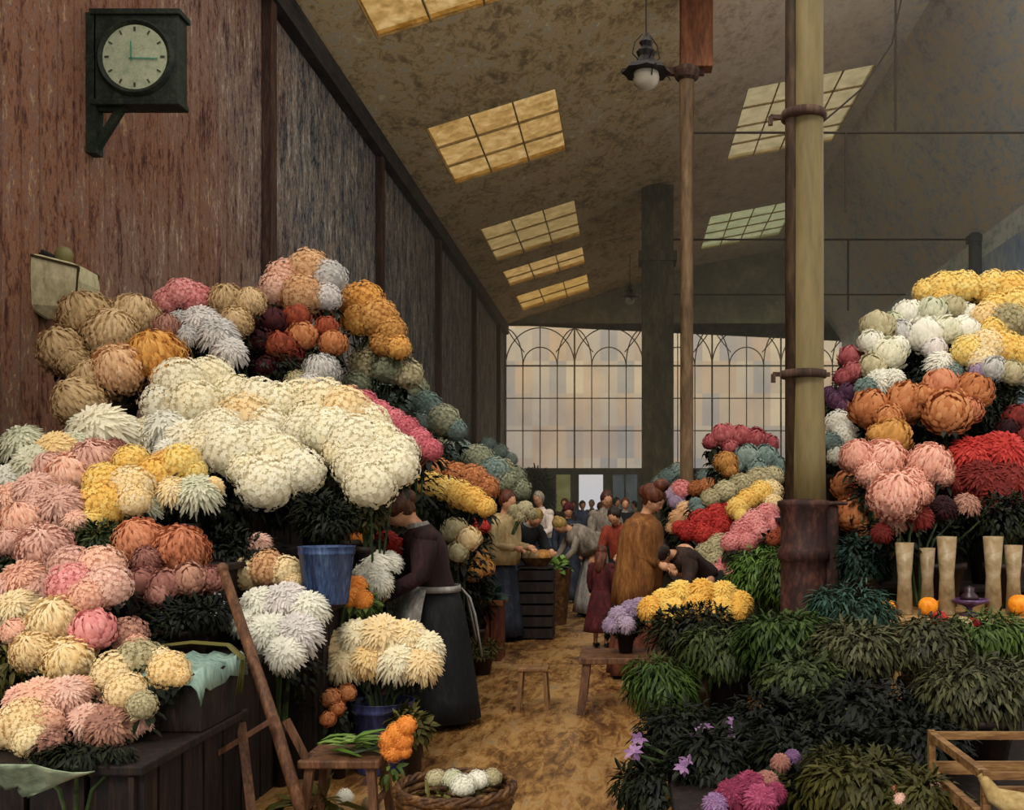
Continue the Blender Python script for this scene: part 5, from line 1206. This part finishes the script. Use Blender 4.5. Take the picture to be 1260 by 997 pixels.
def person(label, px, Y, h=1.66, face=0, lean=5, bow=20, arms=None, top='jacket', topc='brown', skirt='black', hair='brown', hairstyle='bun', hem=.06, apron=None, trousers=None, vox=.016, detail=True, shawl_len=.62, hatc=None, step=0, girth=1.0):
    X = (px-VX)*Y/F
    t = thing('person', label, 'person', (X, Y, 0), R(face)); t.scale = (h/1.7*girth, h/1.7*girth, h/1.7)
    l, p = R(lean), R(bow)
    V = Vector; D = V((0, -math.sin(l), math.cos(l)))
    hip = V((0, .10*math.sin(l)*1.2, .92)); at = lambda q: hip+D*q
    neck = at(.54); hd = V((0, -math.sin(p), math.cos(p))); head = neck+hd*.17
    arms = arms or (((.07, 0, -.28), (.05, -.12, -.5)),)*2
    J = []
    for s, (e, w) in zip((-1, 1), arms):
        sh = at(.47)+V((s*(.15 if top == 'shawl' else .175), 0, 0)); J.append((s, sh, sh+V((e[0]*s, e[1], e[2])), sh+V((w[0]*s, w[1], w[2]))))
    mb = MB()
    def cap(a, b, ra, rb, n=12):
        mb.tube([a, a.lerp(b, .5), b], [ra, (ra+rb)/2*1.04, rb], n); mb.ball(a, ra, n, 8); mb.ball(b, rb, n, 8)
    mb.ball(hip, (.16, .115, .13), 16, 10); mb.ball(at(.18), (.125, .09, .16), 16, 10); mb.ball(at(.38), (.155, .105, .17), 16, 10)
    cap(at(.47), neck+hd*.06, .07, .05)
    Rh = Matrix.Rotation(p, 4, 'X')
    def wob(d):
        x, y, z = d; q = 1-.13*max(0, -z)*(abs(x)) 
        if y < 0:
            q += .20*math.exp(-(x/.13)**2-((z+.16)/.15)**2)*(-y)
            q -= .07*(math.exp(-((abs(x)-.36)/.16)**2-((z-.08)/.12)**2))
            q += .05*math.exp(-((z-.30)/.12)**2-(x/.5)**2)
            q += .07*math.exp(-((z+.85)/.2)**2-(x/.3)**2)
            q += .03*math.exp(-((z+.48)/.07)**2-(x/.22)**2)
        return q
    mb.ball(head, (.077, .097, .117), 28, 20, M=Rh, wob=wob)
    for s in (-1, 1): mb.ball(head+Rh @ V((s*.078, .005, -.005)), (.012, .02, .03), 8, 6)
    for s, sh, el, wr in J:
        cap(sh, el, .052, .04); cap(el, wr, .038, .026)
    for s in (-1, 1):
        st = step*s
        hp = V((s*.09, 0, .9)); kn = V((s*.1, -.03-st*.5, .49)); an = V((s*.1, .03-st, .08))
        cap(hp, kn, .085, .055); cap(kn, an, .052, .036); cap(an, V((s*.115, -.12-st, .035)), .036, .03)
    me = remeshed(mb, vox)
    body = link('body', me, skin_m, t, True)
    # hands: palm, four fingers and a thumb, curled
    for s, sh, el, wr in J:
        d = (wr-el).normalized(); sd = d.cross(V((0, 0, 1)));  sd = sd.normalized() if sd.length > .1 else V((1, 0, 0)); nn = d.cross(sd).normalized()
        if nn.z > 0: nn = -nn
        hb = MB(); hb.ball(wr+d*.045, (.04, .04, .04), 10, 8)
        hb.tube([wr-d*.02, wr+d*.03, wr+d*.085], [.024, .032, .034], 10)
        for k in range(4):
            b = wr+d*.075+sd*((k-1.5)*.019); L = (.062, .074, .07, .055)[k]; c1_ = b+(d*.85+nn*.45).normalized()*L*.5; c2_ = c1_+(d*.3+nn*.95).normalized()*L*.5
            hb.tube([b, c1_, c2_], [.0095, .009, .0075], 7)
        b = wr+d*.03-sd*.028; hb.tube([b, b+(d*.6-sd*.7+nn*.2).normalized()*.035, b+(d*1.5-sd*.8+nn*.6).normalized()*.062], [.013, .011, .008], 7)
        hb.obj('hand', skin_m, t, True)
    if detail:
        for s in (-1, 1):
            e = MB(); e.ball(head+Rh @ V((s*.030, -.083, .012)), (.012, .006, .006), 10, 6); e.obj('eye', dark_eye, t, True)
        e = MB(); e.ball(head+Rh @ V((0, -.090, -.058)), (.022, .008, .007), 10, 6); e.obj('mouth', lip, t, True)
    rnd_ = random.Random(int(px*7+Y)); ph = rnd_.uniform(0, 6)
    def ring(c, ax, rx, ry, amp=.03, k=7, n=30):
        q = Matrix.Rotation(ax, 4, 'X')
        return [V(c)+q @ V((rx*math.cos(a)*(1+amp*math.sin(k*a+ph)), ry*math.sin(a)*(1+amp*math.sin(k*a+ph)), 0)) for a in [2*math.pi*i/n for i in range(n)]]
    if top in ('jacket', 'shirt', 'coat'):
        g = MB(); rs = []
        if top == 'coat': rs += [ring((0, .02, .5), 0, .24, .20, .05), ring((0, .02, .72), 0, .215, .17, .04)]
        rs += [ring(at(.03) if top == 'jacket' else hip-D*.06, l*.5, .165 if top == 'jacket' else .19, .13, .01), ring(at(.1), l, .165, .13, .02), ring(at(.2), l, .158, .125, .02), ring(at(.35), l, .185, .14, .02), ring(at(.46), l, .2, .125, .01), ring(at(.51), l, .13, .09), ring(at(.55), l, .07, .07)]
        g.rings(rs)
        for s, sh, el, wr in J:
            g.tube([sh-V((s*.03, 0, -.01)), sh.lerp(el, .35), el, el.lerp(wr, .5), wr-(wr-el)*.08], [.078, .082, .06, .056, .044], 14)
            g.ball(sh, (.08, .078, .075), 12, 8)
        g.obj(top, CL[topc], t, True)
        g = MB(); g.rings([ring(at(.52), l, .085, .08), ring(at(.56)+hd*.02, l, .068, .066)], caps=False)
        o = g.obj('collar', CL['grey' if topc in ('black', 'maroon', 'greycoat') else topc], t, True)
    if top == 'shawl':
        g = MB(); L = shawl_len
        wide = .235
        rs = [ring(at(.54-L), l*.6, wide+.02, .20, .07, 6), ring(at(.54-L*.75), l*.8, wide+.02, .20, .06, 6), ring(at(.54-L*.5), l, wide+.01, .19, .05, 6), ring(at(.33), l, .25, .18, .04, 6), ring(at(.44), l, .24, .16, .02, 6), ring(at(.49), l, .2, .14, .02, 6), ring(at(.51), l, .15, .11, .02), ring(at(.56), l, .075, .075)]
        g.rings(rs, caps=False); o = g.obj('shawl', CL[topc], t, True); o.modifiers.new('t', 'SOLIDIFY').thickness = -.012
        g = MB(); g.rings([ring(hip-D*.05, l*.5, .18, .13), ring(at(.2), l, .15, .11), ring(at(.4), l, .17, .12)]); g.obj('bodice', CL['brown'], t, True)
        for s, sh, el, wr in J:
            g = MB(); g.tube([sh, el, wr-(wr-el)*.08], [.05, .05, .042], 12); g.obj('sleeve', CL[topc], t, True)
    if skirt:
        g = MB(); rs = []
        for k in range(7):
            q = k/6.0; z = .99+(hem-.99)*q; r0 = .15+.14*q**.7
            rs.append(ring((0, hip.y*(1-q)+.02*q, z), 0, r0*1.05, r0*.95, .015+.05*q, 9))
        g.rings(rs[::-1], caps=False); o = g.obj('skirt', CL[skirt], t, True); o.modifiers.new('t', 'SOLIDIFY').thickness = .01
    if trousers:
        g = MB()
        for s in (-1, 1):
            st = step*s
            g.tube([(s*.09, 0, .98), (s*.1, 0, .8), (s*.1, -.03-st*.5, .49), (s*.1, .03-st, .09)], [.11, .1, .078, .065], 14)
        g.ball((0, 0, .93), (.18, .13, .12), 16, 10); g.obj('trousers', CL[trousers], t, True)
    for s in (-1, 1):
        st = step*s
        g = MB(); g.ball((s*.11, -.05-st, .035), (.042, .12, .035), 14, 8); g.ball((s*.105, .02-st, .06), (.042, .05, .05), 12, 8); g.obj('shoe', plain('black_shoe', S(18,14,13), .4), t, True)
    if apron:
        g = MB(); vs = []; n = 9
        for j in range(8):
            q = j/7; z = 1.0-.62*q; r0 = .172+.17*q**.7
            for i in range(n):
                a = -math.pi/2+R(62)*(i/(n-1)-.5)*2; k = (1+.04*math.sin(9*a+ph))
                vs.append((r0*1.1*math.cos(a)*k, hip.y*(1-q)+r0*1.02*math.sin(a)*k, z))
        g.add(vs, [(j*n+i, j*n+i+1, (j+1)*n+i+1, (j+1)*n+i) for j in range(7) for i in range(n-1)])
        o = g.obj('apron', CL[apron], t, True); o.modifiers.new('t', 'SOLIDIFY').thickness = .008
        g = MB(); g.rings([ring((0, hip.y, 1.02), 0, .178, .148, .01), ring((0, hip.y, .975), 0, .182, .152, .01)], caps=False)
        for s, L in ((-1, .42), (1, .5)):
            pts = [V((s*.02, hip.y+.15, 1.0)), V((s*.06, hip.y+.2, .93)), V((s*.09, hip.y+.23, .8)), V((s*.1, hip.y+.27, 1.0-L))]
            vs = []
            for q in pts: vs += [q-V((.018, 0, 0)), q+V((.018, .01, 0))]
            g.add(vs, [(2*i, 2*i+1, 2*i+3, 2*i+2) for i in range(3)])
        o = g.obj('apron_tie', CL[apron], t, True)
        o.modifiers.new('t', 'SOLIDIFY').thickness = .006
    # hair and hats
    def hm(v): return head+Rh @ V(v)
    wv = lambda d: 1+.05*math.sin(9*math.atan2(d.x, d.y)+6*d.z)+.03*math.sin(14*d.z)
    g = MB()
    if hairstyle != 'hat':
        g.ball(hm((0, .028, .028)), (.093, .098, .112), 22, 14, M=Rh, wob=wv)
    if hairstyle == 'bun': g.ball(hm((0, .075, .085)), (.055, .055, .05), 16, 10, wob=wv)
    if hairstyle == 'updo':
        g.ball(hm((0, .03, .05)), (.115, .115, .1), 22, 14, M=Rh, wob=wv); g.ball(hm((0, .01, .155)), (.075, .075, .06), 18, 12, wob=wv); g.ball(hm((0, .12, .02)), (.06, .05, .06), 16, 10, wob=wv)
    if hairstyle == 'long':
        g.rings([ring(hm((0, .03, .0)), p, .1, .1, .04, 9), ring(hm((0, .06, -.12)), p, .105, .09, .06, 9), ring(hm((0, .09, -.26)), p, .095, .07, .08, 9), ring(hm((0, .1, -.36)), p, .04, .03, .1, 9)])
    if g.v: g.obj('hair', HAIR[hair], t, True)
    if hatc:
        g = MB()
        if hairstyle == 'kerchief' or hairstyle == 'long':
            g.ball(hm((0, .02, .05)), (.1, .108, .1), 20, 12, M=Rh, wob=lambda d: 1+.2*max(0, d.z)**6)
            nm = 'kerchief'
        else:
            g.lathe([(.13, 0), (.135, .008), (.09, .02), (.088, .085), (.07, .1), (0, .105)], 24, M=Rh, c=hm((0, .01, .07))); nm = 'hat'
        g.obj(nm, CL[hatc], t, True)
    return t
# 1 the seller
person('flower seller in a maroon-black jacket and black skirt, head bowed, left of the aisle', 532, 7.45, 1.68, -72, 11, 50, (((.08, -.08, -.26), (.0, -.26, -.38)), ((.09, -.04, -.27), (.03, -.25, -.42))), 'jacket', 'maroon', 'black', 'brown', 'updo', .05, 'grey', vox=.012, girth=1.16)
# 2 ochre-brown shawl
person('woman in an ochre-brown shawl with dark piled-up hair, right of the aisle', 787, 9.5, 1.73, 68, 6, 32, (((.04, -.02, -.28), (-.04, -.2, -.36)), ((.04, -.02, -.28), (-.04, -.2, -.38))), 'shawl', 'ochre', 'redbrown', 'auburn', 'updo', .04, vox=.012, shawl_len=.8)
# 3 stooping
person('stooping person in a dark brown coat bending over the flowers right of the ochre-brown shawl', 862, 9.85, 1.64, -48, 62, 95, (((.05, -.12, -.24), (.0, -.28, -.40)), ((.05, -.1, -.26), (.02, -.3, -.38))), 'jacket', 'brown', 'black', 'dark', 'bun', .05, vox=.014)
# 4 child
person('small child in a dark red dress with loose brown hair, standing in the aisle', 740, 11.4, 1.10, 158, 2, 8, (((.05, 0, -.26), (.05, -.08, -.46)),)*2, 'coat', 'childred', 'childred', 'auburn', 'long', .28, vox=.016, hatc=None)
# 5 beige shawl
person('woman in a beige shawl and black skirt with pinned brown hair, beside the left stand', 616, 12.0, 1.70, 60, 6, 22, (((.05, -.06, -.27), (-.02, -.28, -.3)),)*2, 'shawl', 'beige', 'blackblue', 'auburn', 'bun', shawl_len=.56)
# 6 dark bent
person('black-clad person bent over a cream bundle, next to the beige-shawled woman', 640, 12.9, 1.62, 42, 26, 62, (((.06, -.1, -.24), (-.02, -.3, -.28)),)*2, 'jacket', 'black', 'blackblue', 'sandy', 'short')
# 7 man
person('man in a pinkish white shirt and slate-blue trousers near the left stand', 668, 17.6, 1.76, -35, 8, 22, (((.06, -.04, -.27), (.0, -.26, -.36)),)*2, 'shirt', 'white', None, 'grey', 'short', trousers='blue', step=.08)
# 8.. middle distance
person('woman in a dark plum cap and blue-black coat facing the viewer, mid aisle', 699, 16.6, 1.55, 8, 4, 15, None, 'coat', 'blackblue', 'blackblue', 'dark', 'kerchief', hatc='childred', vox=.02)
person('bare-headed person in brown half hidden behind the plum-capped woman', 695, 24.0, 1.66, -10, 2, 8, None, 'coat', 'brown', 'black', 'auburn', 'short', vox=.024)
person('figure in a pale grey skirt and dark shawl stooping to the left in the aisle', 727, 14.6, 1.66, -62, 50, 72, (((.05, -.1, -.25), (.0, -.25, -.42)),)*2, 'shawl', 'greycoat', 'grey', 'sandy', 'bun', shawl_len=.45)
person('person in a taupe coat with brown hair looking down, in the centre of the crowd', 743, 15.6, 1.75, 22, 6, 28, (((.06, -.06, -.27), (-.02, -.26, -.3)),)*2, 'coat', 'greycoat', 'black', 'brown', 'bun', vox=.018)
person('person in a rust-red jacket and black skirt just left of the ochre-brown shawl', 764, 13.4, 1.55, -25, 16, 42, (((.06, -.06, -.27), (-.02, -.26, -.34)),)*2, 'jacket', 'orange', 'black', 'dark', 'bun', vox=.018)
person('person in black with brown hair standing in front of the pale blue door', 769, 21.0, 1.66, 5, 3, 12, None, 'coat', 'black', 'black', 'auburn', 'short', vox=.02)
GF = 'distant shoppers near the doors'
for px, y, h_, f, c, s_, hh, lab in ((716, 27.0, 1.62, 20, 'blue', 'blue', 'brown', 'distant shopper in slate blue left of the bright doorway'), (729, 31.0, 1.66, -30, 'greycoat', 'black', 'grey', 'distant grey-haired shopper in taupe before the bright doorway'),
    (738, 25.0, 1.58, 160, 'blackblue', 'blackblue', 'brown', 'distant shopper in blue-black seen from behind before the doorway'), (706, 33.0, 1.64, 0, 'blue', 'black', 'dark', 'distant dark-haired shopper in slate blue by the olive side door'),
    (757, 26.0, 1.7, 40, 'black', 'black', 'dark', 'distant dark-haired shopper in black between doorway and blue door'), (748, 34.0, 1.66, 90, 'brown', 'brown', 'brown', 'distant shopper in brown, farthest of the crowd'), (782, 29.0, 1.62, -60, 'greycoat', 'blackblue', 'dark', 'distant shopper in taupe beside the broad dark pier')):
    o = person(lab, px, y, h_, f, 4, 12, None, 'coat', c, s_, hh, 'short', vox=.03, detail=False); o['group'] = GF
# cream bundle, basket
c = P(634, 642, 12.45); mb = MB()
mb.ball((0, 0, 0), (.16, .12, .1), 16, 12, wob=lambda d: 1+.12*math.sin(7*math.atan2(d.y, d.x)+4*d.z))
bb = thing('wrapped_bouquet', 'bundle of pale cream flowers in the arms of the beige-shawled woman', 'flowers', P(641, 628, 11.75))
for k, (x, z, r) in enumerate(((-.07, 0, .09), (.05, .03, .1), (.0, -.05, .09), (.12, -.03, .08))): put_bloom('mop', k, 'khaki', bb, Vector((x, 0, z)), r, 'bloom', Vector((.2, -.5, 1)), BR)
mb = MB(); mb.tube([(0, 0, -.05), (-.1, .03, -.28)], [.03, .02], 8); mb.obj('stems', stem_mat, bb)
bk = thing('tall_crate', 'tall grey-brown crate in the aisle carrying the basket of ochre flowers', 'crate', ((660-VX)*12.2/F, 12.2, 0))
zt = .86
mb = MB()
for k in range(6):
    z = .02+(zt-.04)*k/6
    for s_ in (-1, 1): mb.box((-.2, s_*.17-.01, z), (.2, s_*.17+.01, z+.11)); mb.box((s_*.2-.01, -.17, z), (s_*.2+.01, .17, z+.11))
mb.box((-.21, -.18, zt-.02), (.21, .18, zt)); mb.obj('slats', wood_dark, bk)
b2 = thing('flower_basket', 'shallow basket of ochre flowers on top of the tall crate', 'basket', (bk.location.x, 12.2, zt))
mb = MB(); mb.lathe([(.12, 0), (.19, .09), (.2, .1), (.18, .09), (.11, .02), (0, .02)], 28, wob=lambda a, z: 1+.03*math.cos(16*a)); mb.obj('woven_side', wk, b2)
for k in range(7):
    a = k*.9; put_bloom('cluster', k, ('ochre', 'khaki', 'tan')[k % 3], b2, Vector((.1*math.cos(a), .09*math.sin(a), .12)), .075, 'bloom', None, BR)
gb = thing('leaf_basket', 'low basket of bright green leaves on the aisle floor below the stooping figure', 'basket', P(678, 690, 13.6).xy.to_3d())
zt = EYE-(700-VY)*13.6/F
mb = MB(); mb.lathe([(.2, 0), (.27, zt), (.25, zt), (.18, .03), (0, .03)], 28, wob=lambda a, z: 1+.02*math.cos(18*a)); mb.obj('woven_side', wk, gb)
mb = MB(); leaves(mb, (0, 0, zt+.02), (.25, .22, .1), 150, .13, BR, .2, .2, .7); mb.obj('leafy_heap', PM('leafbright'), gb)
